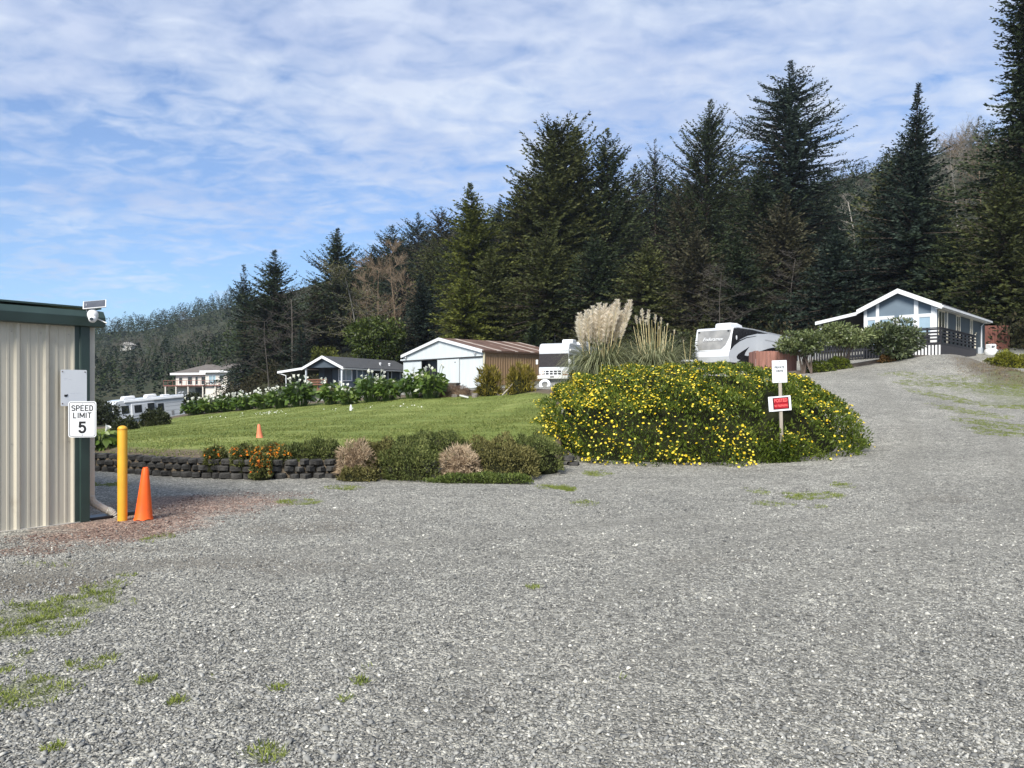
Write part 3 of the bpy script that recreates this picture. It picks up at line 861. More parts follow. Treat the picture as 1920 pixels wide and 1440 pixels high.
def bollard():
    p = on(229.5, 9.3)
    r = empty('bollard', p, 0, 'yellow steel bollard standing beside the shed corner', 'bollard')
    prof = [(.0565, -.05), (.0565, 1.145)] + [(.0565 * math.cos(rad(a)), 1.145 + .038 * math.sin(rad(a))) for a in (15, 35, 55, 75, 88)]
    MB().lathe(prof, 32).build('post', mat('bollard_yellow', (.66, .34, .022), .5, .12, 3.2, scuff=(.30, .19, .05), sscale=9.0, spec=.5, bump=.05, bscale=25), r, 0, True)
    MB().lathe([(.0572, 1.128), (.0578, 1.131), (.0578, 1.140), (.0572, 1.143)], 32).build('cap_seam', mat('bollard_seam', (.45, .22, .02), .5, .1, 3), r)
bollard()

def cone(name, p, h, r0, r1, label, m, lean=(0, 0), flange=0.0, group='orange traffic cones'):
    r = empty(name, p, 0, label, 'traffic cone', group)
    prof = []
    n = 28
    vs, fs = [], []
    zs = [0.0, .06, .35, .7, .97, 1.0]
    for i, t in enumerate(zs):
        for k in range(n):
            a = 2 * math.pi * k / n
            rr = r0 + (r1 - r0) * t
            if i == 0: rr *= 1.05 + .03 * math.cos(3 * a)
            z = h * t + (.018 * abs(math.sin(a * 3 + .4)) if i == 0 else 0)
            if i == len(zs) - 1: rr *= .8
            vs.append((rr * math.cos(a) + lean[0] * t, rr * math.sin(a) + lean[1] * t, z))
    for i in range(len(zs) - 1):
        fs += [(i * n + k, i * n + (k + 1) % n, (i + 1) * n + (k + 1) % n, (i + 1) * n + k) for k in range(n)]
    mb = MB(); mb.add(vs, fs)
    mb.build('shell', m, r, 0, True)
    t = 1.0
    vs2 = [(r1 * .8 * math.cos(2 * math.pi * k / n) + lean[0], r1 * .8 * math.sin(2 * math.pi * k / n) + lean[1], h) for k in range(n)]
    mb = MB(); mb.lathe([(r1 * .83, h - .002), (r1 * .86, h + .004), (r1 * .7, h + .006), (r1 * .55, h - .01)], n, (lean[0], lean[1], 0))
    mb.build('tip', m, r, 0, True)
    return r
cone('traffic_cone', on(269, 9.38, -.004), .655, .108, .036, 'tall bright orange traffic cone on red gravel beside the bollard', mat('cone_orange', (.80, .10, .010), .5, .08, 2.5, scuff=(.42, .09, .03), sscale=11.0, spec=.35, col2=(.85, .13, .02)), (.026, 0))
lp = on(487, 17.6)
cone('traffic_cone', lp, .33, .082, .03, 'small faded orange cone standing on the lawn', mat('faded_cone', (.68, .20, .10), .6, .08, 4), (-.02, 0))
def marker():
    p = on(658, 29.5)
    r = empty('lawn_marker', p, 0, 'small white marker stake standing on the far lawn', 'marker')
    MB().lathe([(.055, -.03), (.055, .02), (.048, .15), (.03, .2), (.01, .21)], 12).build('stake', white_paint, r, 0, True)
    MB().lathe([(.018, .205), (.022, .22), (.012, .24)], 10).build('cap', dull_white, r, 0, True)
marker()

def sign_post():
    d = 15.90
    g = gz((1466 - CX) / F * d, d)
    base = Vector(((1466.5 - CX) / F * d, d, g))
    r = empty('sign_post', base, 0, 'wooden stake with private drive and red posted signs at the yellow bush', 'sign post')
    wood = mat('grey_stake', (.34, .30, .25), .8, .25, 4, bump=.4, bscale=50, streak=(6, 6, .5))
    tilt = Matrix.Rotation(rad(-1.6), 4, 'Y')
    H = CAMZ + (HY - 674) / F * d - g
    MB().box(-.034, .034, -.019, .019, -.1, H - .02, tilt).build('stake', wood, r, .004)
    def up(z): return tilt @ Vector((0, 0, z))
    zc = CAMZ + (HY - 696.5) / F * d - g
    M = T3(up(zc)) @ T3((-.012, -.024, 0)) @ Matrix.Rotation(rad(-1.8), 4, 'Y')
    def plate(name, w, h, rr, y0, y1, m, par, M):
        return MB().prism(rounded(w, h, rr, 3), y0, y1, 'y', M).build(name, m, par)
    p = plate('private_drive_panel', .315, .475, .012, -.004, 0, sign_white, r, M)
    mb = MB(); ring(mb, rounded(.27, .43, .006, 2), rounded(.262, .422, .006, 2), -.0048, -.0041)
    for v in range(len(mb.v)): mb.v[v] = tuple(M @ Vector(mb.v[v]))
    grey = mat('grey_print', (.10, .11, .12), .5, .1, 4)
    mb.build('border', grey, p)
    lettering('lettering', 'PRIVATE', .066, M @ T3((0, -.0046, .085)), grey, p, .86, .0030)
    lettering('lettering', 'DRIVE', .066, M @ T3((0, -.0046, .008)), grey, p, .86, .0030)
    mb = MB()
    rr = random.Random(3)
    for z, w in ((.145, .19), (-.045, .2), (-.098, .04), (-.128, .15), (-.160, .135)):
        x = -w / 2
        while x < w / 2:
            l = rr.uniform(.008, .02) if z < -.05 else .2
            l = min(l, w / 2 - x)
            hh = .012 if z < -.05 else .0025
            mb.box(x, x + l, -.0048, -.0041, z - hh / 2, z + hh / 2, M); x += l + .004
    mb.build('small_lettering', mat('faint_print', (.28, .30, .32), .5, .1, 4), p)
    for z in (.205, -.205): MB().lathe([(.009, 0), (.007, .005), (.002, .006)], 8, M=M @ T3((0, -.004, z)) @ Matrix.Rotation(rad(90), 4, 'X')).build('screw', black_paint, p)
    zc = CAMZ + (HY - 756.5) / F * d - g
    M = T3(up(zc)) @ T3((-.018, -.026, 0)) @ Matrix.Rotation(rad(-4.2), 4, 'Y')
    q = plate('posted_backing', .455, .315, .008, -.003, 0, sign_white, r, M @ T3((-.02, 0, 0)))
    M2 = M @ T3((.012, -.006, 0)) @ Matrix.Rotation(rad(-.6), 4, 'Y')
    pp = plate('posted_panel', .435, .315, .006, -.003, 0, sign_white, r, M2)
    rd = mat('posted_red', (.26, .004, .010), .4, .3, 2.5, col2=(.38, .006, .016))
    blk = mat('posted_dark', (.05, .002, .004), .45, .3, 4)
    MB().box(-.168, .172, -.0042, -.0031, -.122, .128, M2).build('dark_field', blk, pp)
    MB().box(-.145, .15, -.0050, -.0043, -.105, .008, M2).box(-.145, .15, -.0050, -.0043, .014, .115, M2).build('red_field', rd, pp)
    pk = mat('posted_letter', (.80, .16, .15), .5, .15, 4)
    lettering('lettering', 'POSTED', .098, M2 @ T3((.002, -.0056, .062)), pk, pp, .80, .0012)
    lettering('lettering', 'NO TRESPASSING', .062, M2 @ T3((.002, -.0056, -.048)), pk, pp, .58, .0006)
sign_post()
# ---------------------------------------------------------------- buildings and vehicles
def corner(name, px, d, theta, zb, label, cat, group=None):
    """Empty at the nearest (front right) corner: local x runs along the front (-W..0), y goes away along the right side"""
    x = (px - CX) / F * d
    return empty(name, (x, d, zb), rad(-theta), label, cat, group)
FRONT = Matrix.Identity(4)                               # plane y=0 facing -y
RIGHT = Matrix.Rotation(rad(90), 4, 'Z')                 # plane x=0 facing +x: local x -> y
def RIGHT_AT(x): return T3((x, 0, 0)) @ RIGHT
def FRONT_AT(y): return T3((0, y, 0))
def window(parent, M, x0, x1, z0, z1, fm, gm, fr=.07, proud=.05, vm=(), hm=(), name='window'):
    w, h = x1 - x0, z1 - z0
    mb = MB()
    mb.box(x0, x1, -proud, -.002, z1 - fr, z1, M); mb.box(x0, x1, -proud, -.002, z0, z0 + fr, M)
    mb.box(x0, x0 + fr, -proud, -.002, z0 + fr, z1 - fr, M); mb.box(x1 - fr, x1, -proud, -.002, z0 + fr, z1 - fr, M)
    for t in vm: mb.box(x0 + w * t - fr * .35, x0 + w * t + fr * .35, -proud * .8, -.012, z0 + fr, z1 - fr, M)
    for t in hm: mb.box(x0 + fr, x1 - fr, -proud * .7, -.012, z0 + h * t - fr * .35, z0 + h * t + fr * .35, M)
    o = mb.build(name, fm, parent)
    MB().box(x0 + fr, x1 - fr, -.010, -.004, z0 + fr, z1 - fr, M).build('pane', gm, o)
    return o
def panel(name, poly, y0, y1, m, parent, M=FRONT, bevel=0):
    return MB().prism(poly, y0, y1, 'y', M).build(name, m, parent, bevel)
def wheel(parent, M, r=.45, w=.28):
    """axle along local y of M"""
    R = M @ Matrix.Rotation(rad(90), 4, 'X')
    t = MB().lathe([(r * .55, -w / 2), (r * .9, -w / 2), (r, -w * .35), (r, w * .35), (r * .9, w / 2), (r * .55, w / 2)], 28, M=R).build('wheel', rubber, parent, 0, True)
    MB().lathe([(.05, -w * .40), (r * .35, -w * .42), (r * .54, -w * .36), (r * .54, w * .36), (r * .35, w * .42), (.05, w * .40)], 20, M=R).build('rim', steel, t, 0, True)

# ---- white motorhome beside the barn
def motorhome():
    r = corner('motorhome', 1066, 58, 24, 2.15, 'white motorhome facing the lawn with a dark windshield cover', 'motorhome')
    Wd, Ln, Hh = 2.5, 9.2, 3.32
    prof = [(.12, .62), (.0, .75), (-.02, 1.2), (.04, 1.45), (.06, 2.5), (.02, 2.75), (.22, 3.2), (.5, 3.3), (Ln - .3, 3.3), (Ln, 3.1), (Ln, .5), (.6, .5)]
    MB().prism(prof, -Wd, 0, 'x').build('body', white_gloss, r, .07, seg=3)
    cover = mat('mesh_cover', (.040, .036, .038), .8, .2, 5, bump=.3, bscale=8, spec=.15)
    panel('windshield_cover', [(-Wd + .03, 1.42), (-.03, 1.42), (-.03, 2.46), (-Wd + .03, 2.46)], .0, .055, cover, r)
    # cab side window, its cover and the paper behind it
    panel('side_window_cover', [(.12, 1.42), (1.05, 1.52), (1.05, 2.40), (.12, 2.40)], -.012, -.001, cover, r, RIGHT)
    panel('paper_notice', [(.32, 1.68), (.68, 1.70), (.68, 2.04), (.50, 2.0), (.32, 2.05)], -.020, -.013, white_paint, r, RIGHT)
    window(r, RIGHT, 1.45, 2.4, 1.55, 2.4, black_paint, glass_dark, .05, .02)
    window(r, RIGHT, 3.2, 4.6, 1.6, 2.4, black_paint, glass_dark, .05, .02)
    panel('entry_door', [(5.2, .7), (5.95, .7), (5.95, 2.6), (5.2, 2.6)], -.03, -.001, dull_white, r, RIGHT, .01)
    panel('awning_case', [(.2, 2.62), (6.5, 2.62), (6.5, 2.80), (.2, 2.80)], -.12, -.001, dull_white, r, RIGHT, .03)
    MB().path([(.05, 1.1, 2.60), (.16, .55, 2.42), (.05, .25, 2.36)], .018, 6).build('awning_arm', steel, r)
    g = MB().box(-2.25, -.55, -.055, -.021, .80, 1.16).build('grille', black_paint, r, .01)
    mb = MB()
    for x in np.linspace(-2.25, -.55, 6): mb.box(x - .04, x + .04, -.085, -.057, .78, 1.18)
    for z in (.78, .97, 1.15): mb.box(-2.3, -.5, -.082, -.058, z - .025, z + .025)
    mb.build('grille_bars', white_paint, g)
    for x in (-2.44, -.48):
        h = MB().box(x, x + .42, -.06, -.02, .84, 1.10).build('headlight', mat('lamp_lens', (.55, .50, .46), .15, .15, 5, spec=.6), r, .02)
        MB().box(x, x + .42, -.058, -.02, .76, .82).build('turn_lamp', mat('amber_lens', (.35, .12, .06), .2, .2, 4), h, .01)
    b = MB().prism([(-.22, .46), (-.26, .52), (-.26, .70), (-.2, .74), (.02, .74), (.02, .46)], -Wd - .02, .02, 'x').build('bumper', dull_white, r, .03)
    panel('licence_plate', [(-1.45, .58), (-1.1, .58), (-1.1, .68), (-1.45, .68)], -.268, -.262, black_paint, b)
    panel('skirt', [(-Wd + .2, .02), (-.1, .02), (-.1, .44), (-Wd + .2, .44)], .1, .16, mat('grey_skirt', (.18, .18, .175), .8, .3, 3), r)
    for x in (-1.75, -1.5, -1.25, -.4, -2.2): MB().box(x, x + .06, .09, .2, 2.98, 3.04).build('marker_light', mat('marker_amber', (.35, .22, .10), .3, .1, 5), r)
    lettering('script_emblem', 'Rexair', .26, FRONT_AT(.055) @ T3((-.82, 0, 2.82)), mat('faint_script', (.50, .52, .54), .4, .1, 3), r, 1.1, 0, shear=.35, ext=.02)
    for y, w, l, h in ((1.2, 1.1, 1.1, .34), (4.6, 1.0, 1.0, .36)):
        MB().prism([(y, 3.3), (y + .12, 3.3 + h), (y + l - .15, 3.3 + h), (y + l + .1, 3.3)], -1.0, -.1, 'x').build('roof_air_conditioner', white_paint, r, .06)
    MB().path([(-1.35, .6, 3.3), (-1.38, .6, 4.15)], [.02, .012], 6).build('antenna', black_paint, r)
    for x in (-Wd - .2, .02): MB().box(x, x + .18, -.12, -.04, 1.62, 2.0).build('mirror', white_paint, r, .03)
    for y in (1.5, 6.8):
        for x in (-.16, -Wd + .16): wheel(r, T3((x, y, .42)) @ Matrix.Rotation(rad(90), 4, 'Z'), .44)
    tag(r, 'white motorhome facing the lawn with a dark cover over its windshield')
motorhome()

# ---- fifth wheel trailer
def fifth_wheel():
    r = corner('fifth_wheel_trailer', 1368, 43, 47, 1.72, 'white fifth wheel trailer with grey nose and black swoosh graphics', 'trailer')
    Wd, Ln = 2.44, 11.5
    # side outline: bulging nose, overhang above the hitch, belly behind it
    prof = [(.04, 2.28), (.0, 2.30), (-.10, 2.10), (-.14, 1.95), (.0, 1.62), (.12, 1.60), (1.75, 1.55), (2.1, 1.40), (2.25, 1.05), (2.75, .82), (3.6, .62), (Ln, .62), (Ln, 3.35), (7.2, 3.42), (2.6, 3.66), (.9, 3.70), (.56, 3.68), (.40, 3.62)]
    b = MB().prism(prof, -Wd, 0, 'x').build('body', white_gloss, r, .05, seg=3)
    grey = mat('nose_grey', (.20, .20, .197), .25, .15, 1.3, col2=(.27, .265, .25), spec=.5, coat=.3)
    # grey painted nose panel following the sloping front
    n = MB()
    pts = [(-Wd + .34, 2.36), (-.62, 2.36), (-.34, 2.62), (-.16, 3.05), (-.10, 3.52), (-Wd + .10, 3.52), (-Wd + .14, 3.1), (-Wd + .2, 2.62)]
    def yz(z): return np.interp(z, [2.28, 3.62], [.04, .40])
    vs = [(x, float(yz(z)) - .02, z) for x, z in pts] + [(x, float(yz(z)) + .02, z) for x, z in pts]
    k = len(pts)
    n.add(vs, [tuple(range(k)), tuple(range(2 * k - 1, k - 1, -1))] + [(i, (i + 1) % k, k + (i + 1) % k, k + i) for i in range(k)])
    n.build('nose_cap', grey, r)
    mb = MB()
    for x in (-Wd + .02, -.14): mb.box(x, x + .10, .10, .36, 2.42, 3.5, Matrix.Identity(4))
    sl = math.atan2(.36, 1.34)
    M = T3((0, .215, 2.95)) @ Matrix.Rotation(-sl, 4, 'X')
    lettering('script_emblem', 'Enduramax', .30, M @ T3((-1.22, -.045, .02)), white_paint, r, .98, .002, shear=.3, ext=.006)
    for x in (-Wd + .16, -.32): MB().box(x, x + .12, .30, .38, 3.40, 3.48).build('clearance_light', black_paint, r)
    panel('nose_lip', [(-Wd + .02, 2.27), (-.02, 2.27), (-.02, 2.35), (-Wd + .02, 2.35)], -.03, .03, white_gloss, r, FRONT, .02)
    # right side graphics (x = 0 plane, coordinates along the side and height)
    bl = black_gloss
    def side(name, poly, m=bl, a=-.006): return panel(name, poly, a, -.001, m, r, RIGHT)
    side('upper_graphic', [(.42, 3.58), (.28, 3.2), (.10, 2.38), (.6, 2.70), (1.2, 2.98), (2.0, 3.22), (3.1, 3.40), (4.4, 3.47), (2.6, 3.60), (.9, 3.62)])
    side('pin_stripe', [(.06, 2.28), (.5, 2.58), (1.1, 2.85), (1.9, 3.08), (3.0, 3.24), (3.0, 3.26), (1.85, 3.12), (1.05, 2.9), (.45, 2.63), (.04, 2.33)])
    side('swoosh_graphic', [(.75, 1.92), (.9, 2.08), (1.3, 2.24), (2.2, 2.58), (1.75, 2.22), (1.65, 2.05), (2.0, 2.02), (3.2, 2.30), (4.6, 2.58), (5.6, 2.70), (6.4, 2.68), (6.4, 2.52), (5.2, 2.42), (3.8, 2.12), (2.6, 1.78), (1.75, 1.50), (1.45, 1.62), (.85, 1.66), (1.2, 1.76), (.85, 1.80)])
    side('lower_stripe', [(4.1, 3.05), (7.5, 2.88), (7.5, 2.91), (4.1, 3.09)], mat('grey_stripe', (.32, .33, .34), .4, .1, 3))
    lettering('swoosh_lettering', 'Maxx', .16, RIGHT @ T3((3.3, -.008, 2.16)) @ Matrix.Rotation(rad(-14), 4, 'Y'), mat('grey_letter', (.45, .46, .47), .4, .1, 3), r, 1, shear=.3)
    MB().lathe([(.10, 0), (.10, .02), (.06, .03)], 16, M=T3((0, .75, 3.05)) @ Matrix.Rotation(rad(90), 4, 'Y') @ Matrix.Diagonal((1.35, .7, 1, 1))).build('porch_light', white_paint, r)
    window(r, RIGHT, 4.4, 5.3, 1.65, 2.25, white_gloss, glass_dark, .06, .02)
    window(r, RIGHT, 7.2, 8.3, 1.9, 2.7, black_paint, glass_dark, .05, .02)
    side('storage_door', [(2.9, .95), (4.2, .95), (4.2, 1.5), (2.9, 1.5)], dull_white)
    side('side_skirt', [(3.7, .62), (Ln, .62), (Ln, .9), (4.2, .9)], mat('skirt_black', (.03, .03, .032), .6, .3, 3))
    # belly front below the overhang, hitch, jack
    MB().prism([(-Wd + .1, 1.15), (-Wd + .25, .72), (-.9, .58), (-.25, .75), (-.04, 1.2), (-.04, 1.42), (-Wd + .1, 1.42)], 2.0, 2.30, 'y').build('front_belly', mat('belly_grey', (.42, .43, .44), .4, .15, 1.5), r, .05)
    MB().box(-1.5, -.95, .55, 1.2, 1.38, 1.58).box(-1.32, -1.12, .7, .95, 1.12, 1.40).build('king_pin', black_paint, r, .02)
    MB().box(-1.05, -1.0, 1.0, 1.05, .0, 1.4).build('landing_leg', steel, r)
    MB().prism([(.9, 3.68), (1.0, 3.98), (1.85, 4.0), (2.4, 3.90), (2.45, 3.66)], -1.55, -.55, 'x').build('roof_air_conditioner', white_paint, r, .08)
    mb = MB().path([(.0, .7, 3.66), (.0, 2.6, 3.64), (.0, 7.2, 3.4), (.0, Ln, 3.33)], .022, 6)
    mb.build('roof_rail', white_gloss, r)
    for y in (6.6, 7.5):
        for x in (-.14, -Wd + .14): wheel(r, T3((x, y, .38)) @ Matrix.Rotation(rad(90), 4, 'Z'), .4, .24)
fifth_wheel()

# ---- motorhome far left, below the crest of the lawn
def side_motorhome():
    d = 86
    x = (212 - CX) / F * d
    r = empty('motorhome', (x, d, CAMZ + (HY - 806) / F * d), rad(51), 'long white motorhome seen side-on below the lawn crest', 'motorhome')
    r.rotation_euler = (Matrix.Rotation(rad(51), 4, 'Z') @ Matrix.Rotation(rad(-5.0), 4, 'Y')).to_euler()
    Ln, Wd = 9.7, 2.5
    prof = [(.0, .55), (-.05, 1.2), (.10, 1.7), (.32, 2.85), (.6, 3.2), (1.2, 3.3), (Ln - .3, 3.3), (Ln, 3.0), (Ln, .45), (.4, .4)]
    MB().prism(prof, 0, Wd, 'y').build('body', white_gloss, r, .08, seg=3)
    MB().prism([(2.2, 1.05), (4.9, 1.05), (4.9, 2.75), (2.2, 2.75)], -.25, -.004, 'y').build('slide_out', white_gloss, r, .03)
    panel('windshield', [(-.10, 1.45), (.05, 1.45), (.30, 2.72), (.16, 2.72)], .15, Wd - .15, glass_dark, r)
    panel('cab_side_glass', [(.22, 1.5), (.72, 1.5), (.78, 2.55), (.40, 2.55)], -.012, -.002, glass_dark, r)
    window(r, FRONT, 1.15, 2.0, 1.7, 2.62, black_paint, glass_dark, .05, .02)
    window(r, FRONT_AT(-.25), 2.5, 3.35, 1.7, 2.58, black_paint, glass_dark, .05, .02)
    window(r, FRONT_AT(-.25), 4.05, 4.85, 1.2, 2.68, black_paint, glass_dark, .05, .02)
    window(r, FRONT, 5.4, 6.1, 1.5, 2.5, black_paint, glass_dark, .05, .02)
    gs = mat('silver_stripe', (.30, .31, .34), .4, .15, 2)
    panel('stripe', [(.1, .7), (1.3, 1.05), (3.2, 1.38), (3.2, 1.46), (1.2, 1.2), (.05, .8)], -.256, -.001, gs, r)
    for z in (1.05, 1.55, 2.05, 2.45): panel('stripe', [(6.3, z), (Ln - .05, z), (Ln - .05, z + .05), (6.3, z + .04)], -.006, -.001, gs, r)
    panel('eave_stripe', [(.7, 2.84), (Ln - .2, 2.84), (Ln - .2, 2.90), (.7, 2.88)], -.006, -.001, gs, r)
    panel('awning_case', [(1.5, 2.95), (9.2, 2.95), (9.2, 3.12), (1.5, 3.12)], -.14, -.001, white_paint, r, FRONT, .03)
    for a, l in ((1.7, 1.5), (4.4, 1.35)): MB().prism([(a, 3.3), (a + .15, 3.66), (a + l - .1, 3.68), (a + l, 3.3)], .7, 1.6, 'y').build('roof_air_conditioner', white_paint, r, .08)
    MB().prism([(6.4, 3.3), (6.5, 3.48), (7.3, 3.48), (7.4, 3.3)], .8, 1.5, 'y').build('roof_vent', white_paint, r, .04)
    for a in (8.6, 9.0): MB().path([(a, 1.0, 3.3), (a, 1.0, 3.55), (a + .25, 1.0, 3.6)], .04, 8).build('roof_pipe', white_paint, r)
    panel('access_hatch', [(7.0, .95), (7.3, .95), (7.3, 1.5), (7.0, 1.5)], -.02, -.001, mat('hatch_grey', (.25, .25, .25), .5, .2, 4), r)
    for a in (1.6, 6.6): wheel(r, T3((a, .2, .42)), .44)
side_motorhome()

# ---- barn with the white front
def barn():
    Wd, Ln, E, Pk = 12.0, 9.0, 3.04, 4.30
    r = corner('barn', 905, 60, 50, 1.90, 'white fronted barn with brown ribbed side and rusty roof', 'barn')
    wf = mat('barn_white', (.54, .575, .585), .55, .06, .8, streak=(3, 3, .4))
    brown = mat('barn_brown', (.195, .125, .066), .65, .15, 1.2, streak=(3, 3, .3))
    c = -Wd / 2
    mb = MB().prism([(-Wd, 2.56), (0, 2.56), (0, E), (c, Pk), (-Wd, E)], 0, .12, 'y')
    mb.build('gable_wall', wf, r)
    pts = []
    y = .13
    while y < Ln - .2: pts += [(-.0, y), (.035, y + .03), (.035, y + .10), (0, y + .13)]; y += .26
    poly = pts + [(0, Ln), (-.1, Ln), (-.1, .13)]
    mb = MB().prism(poly, -.2, E - .02, 'z')
    mb.build('side_wall', brown, r)
    MB().box(-Wd, -Wd + .1, .13, Ln, -.2, E - .02).box(-Wd + .1, -.1, Ln - .1, Ln, -.2, E).build('rear_wall', brown, r)
    for k, (a, b, y0) in enumerate(((-Wd, -Wd + 3.0, .0), (-Wd + 5.65, -3.15, -.06), (-3.10, -.0, .0))):
        o = MB().box(a, b, y0, y0 + .07, -.15, 2.50).build('sliding_door', wf, r)
        MB().box(a + .03, a + .10, y0 - .02, y0 - .002, 0, 2.48).box(b - .10, b - .03, y0 - .02, y0 - .002, 0, 2.48).build('door_stile', wf, o)
    MB().lathe([(.06, 0), (.06, .02)], 10, M=T3((-3.7, -.061, 2.2)) @ Matrix.Rotation(rad(90), 4, 'X')).build('door_roller', black_paint, r)
    MB().box(-Wd - .1, .02, -.10, -.01, 2.51, 2.60).build('door_track', mat('track_dark', (.05, .05, .05), .6, .2, 4), r)
    MB().box(-Wd - .3, -.02, -.14, -.105, 2.60, 2.72).build('header_board', wf, r)
    # roof slabs and white barge boards
    rust = barn_roof_mat()
    for s in (-1, 1):
        e = c + s * (Wd / 2 + .15); ze = E - .15 * (Pk - E) / (Wd / 2)
        poly = [(c, Pk + .02), (e, ze + .02), (e, ze + .08), (c, Pk + .08)]
        MB().prism(poly, -.12, Ln + .2, 'y').build('roof_slope', rust, r)
        MB().prism([(c, Pk - .16), (e, ze - .16), (e, ze + .10), (c, Pk + .10)], -.20, -.125, 'y').build('barge_board', white_paint, r)
    MB().box(.15, .24, -.2, Ln + .1, E - .16, E - .02).build('gutter', mat('gutter_brown', (.06, .035, .02), .5, .2, 3), r)
    MB().box(.05, .15, .02, .12, -.1, E - .1).build('downspout', mat('cream_pipe', (.62, .55, .38), .5, .08, 3), r)
    for x in (-.75, -Wd + .75): MB().lathe([(.04, 0), (.12, -.12), (.10, -.18)], 12, (x, -.2, E - .12)).build('flood_lamp', steel, r)
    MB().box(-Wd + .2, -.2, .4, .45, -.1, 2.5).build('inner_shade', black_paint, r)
def barn_roof_mat():
    m, t, b = principled('rusty_roof')
    v = N(t, 'ShaderNodeTexCoord').outputs['Object']
    s = N(t, 'ShaderNodeSeparateXYZ'); L(t, v, s.inputs[0])
    stripe = math_n(t, 'FRACT', math_n(t, 'MULTIPLY', s.outputs['Y'], .55))
    n = noise(t, mapv(t, v, (.5, 2.5, 1)), 1.2, 5, .65)
    rustc = ramp(t, n, [(.3, (.055, .030, .021)), (.55, (.125, .068, .044)), (.75, (.21, .155, .12))])
    pale = ramp(t, noise(t, v, 2.0, 4), [(.3, (.28, .21, .17)), (.7, (.50, .44, .38))])
    gate = math_n(t, 'MULTIPLY', math_n(t, 'GREATER_THAN', stripe, .74), math_n(t, 'GREATER_THAN', noise(t, mapv(t, v, (.1, .9, 1)), 1.0, 2), .47))
    L(t, mixc(t, gate, rustc, pale), b.inputs['Base Color'])
    b.inputs['Roughness'].default_value = .6
    bn = N(t, 'ShaderNodeBump'); bn.inputs['Strength'].default_value = .4; bn.inputs['Distance'].default_value = .03
    L(t, math_n(t, 'PINGPONG', math_n(t, 'MULTIPLY', s.outputs['Y'], 4), .5), bn.inputs['Height']); L(t, bn.outputs[0], b.inputs['Normal'])
    return m
barn()

slate_blue = mat('slate_siding', (.060, .078, .098), .55, .10, 1.4)
shingle = mat('grey_shingle', (.060, .062, .065), .85, .3, 5, bump=.4, bscale=30)
deck_wood = mat('deck_wood', (.16, .075, .045), .7, .3, 3, streak=(1, 6, 6))

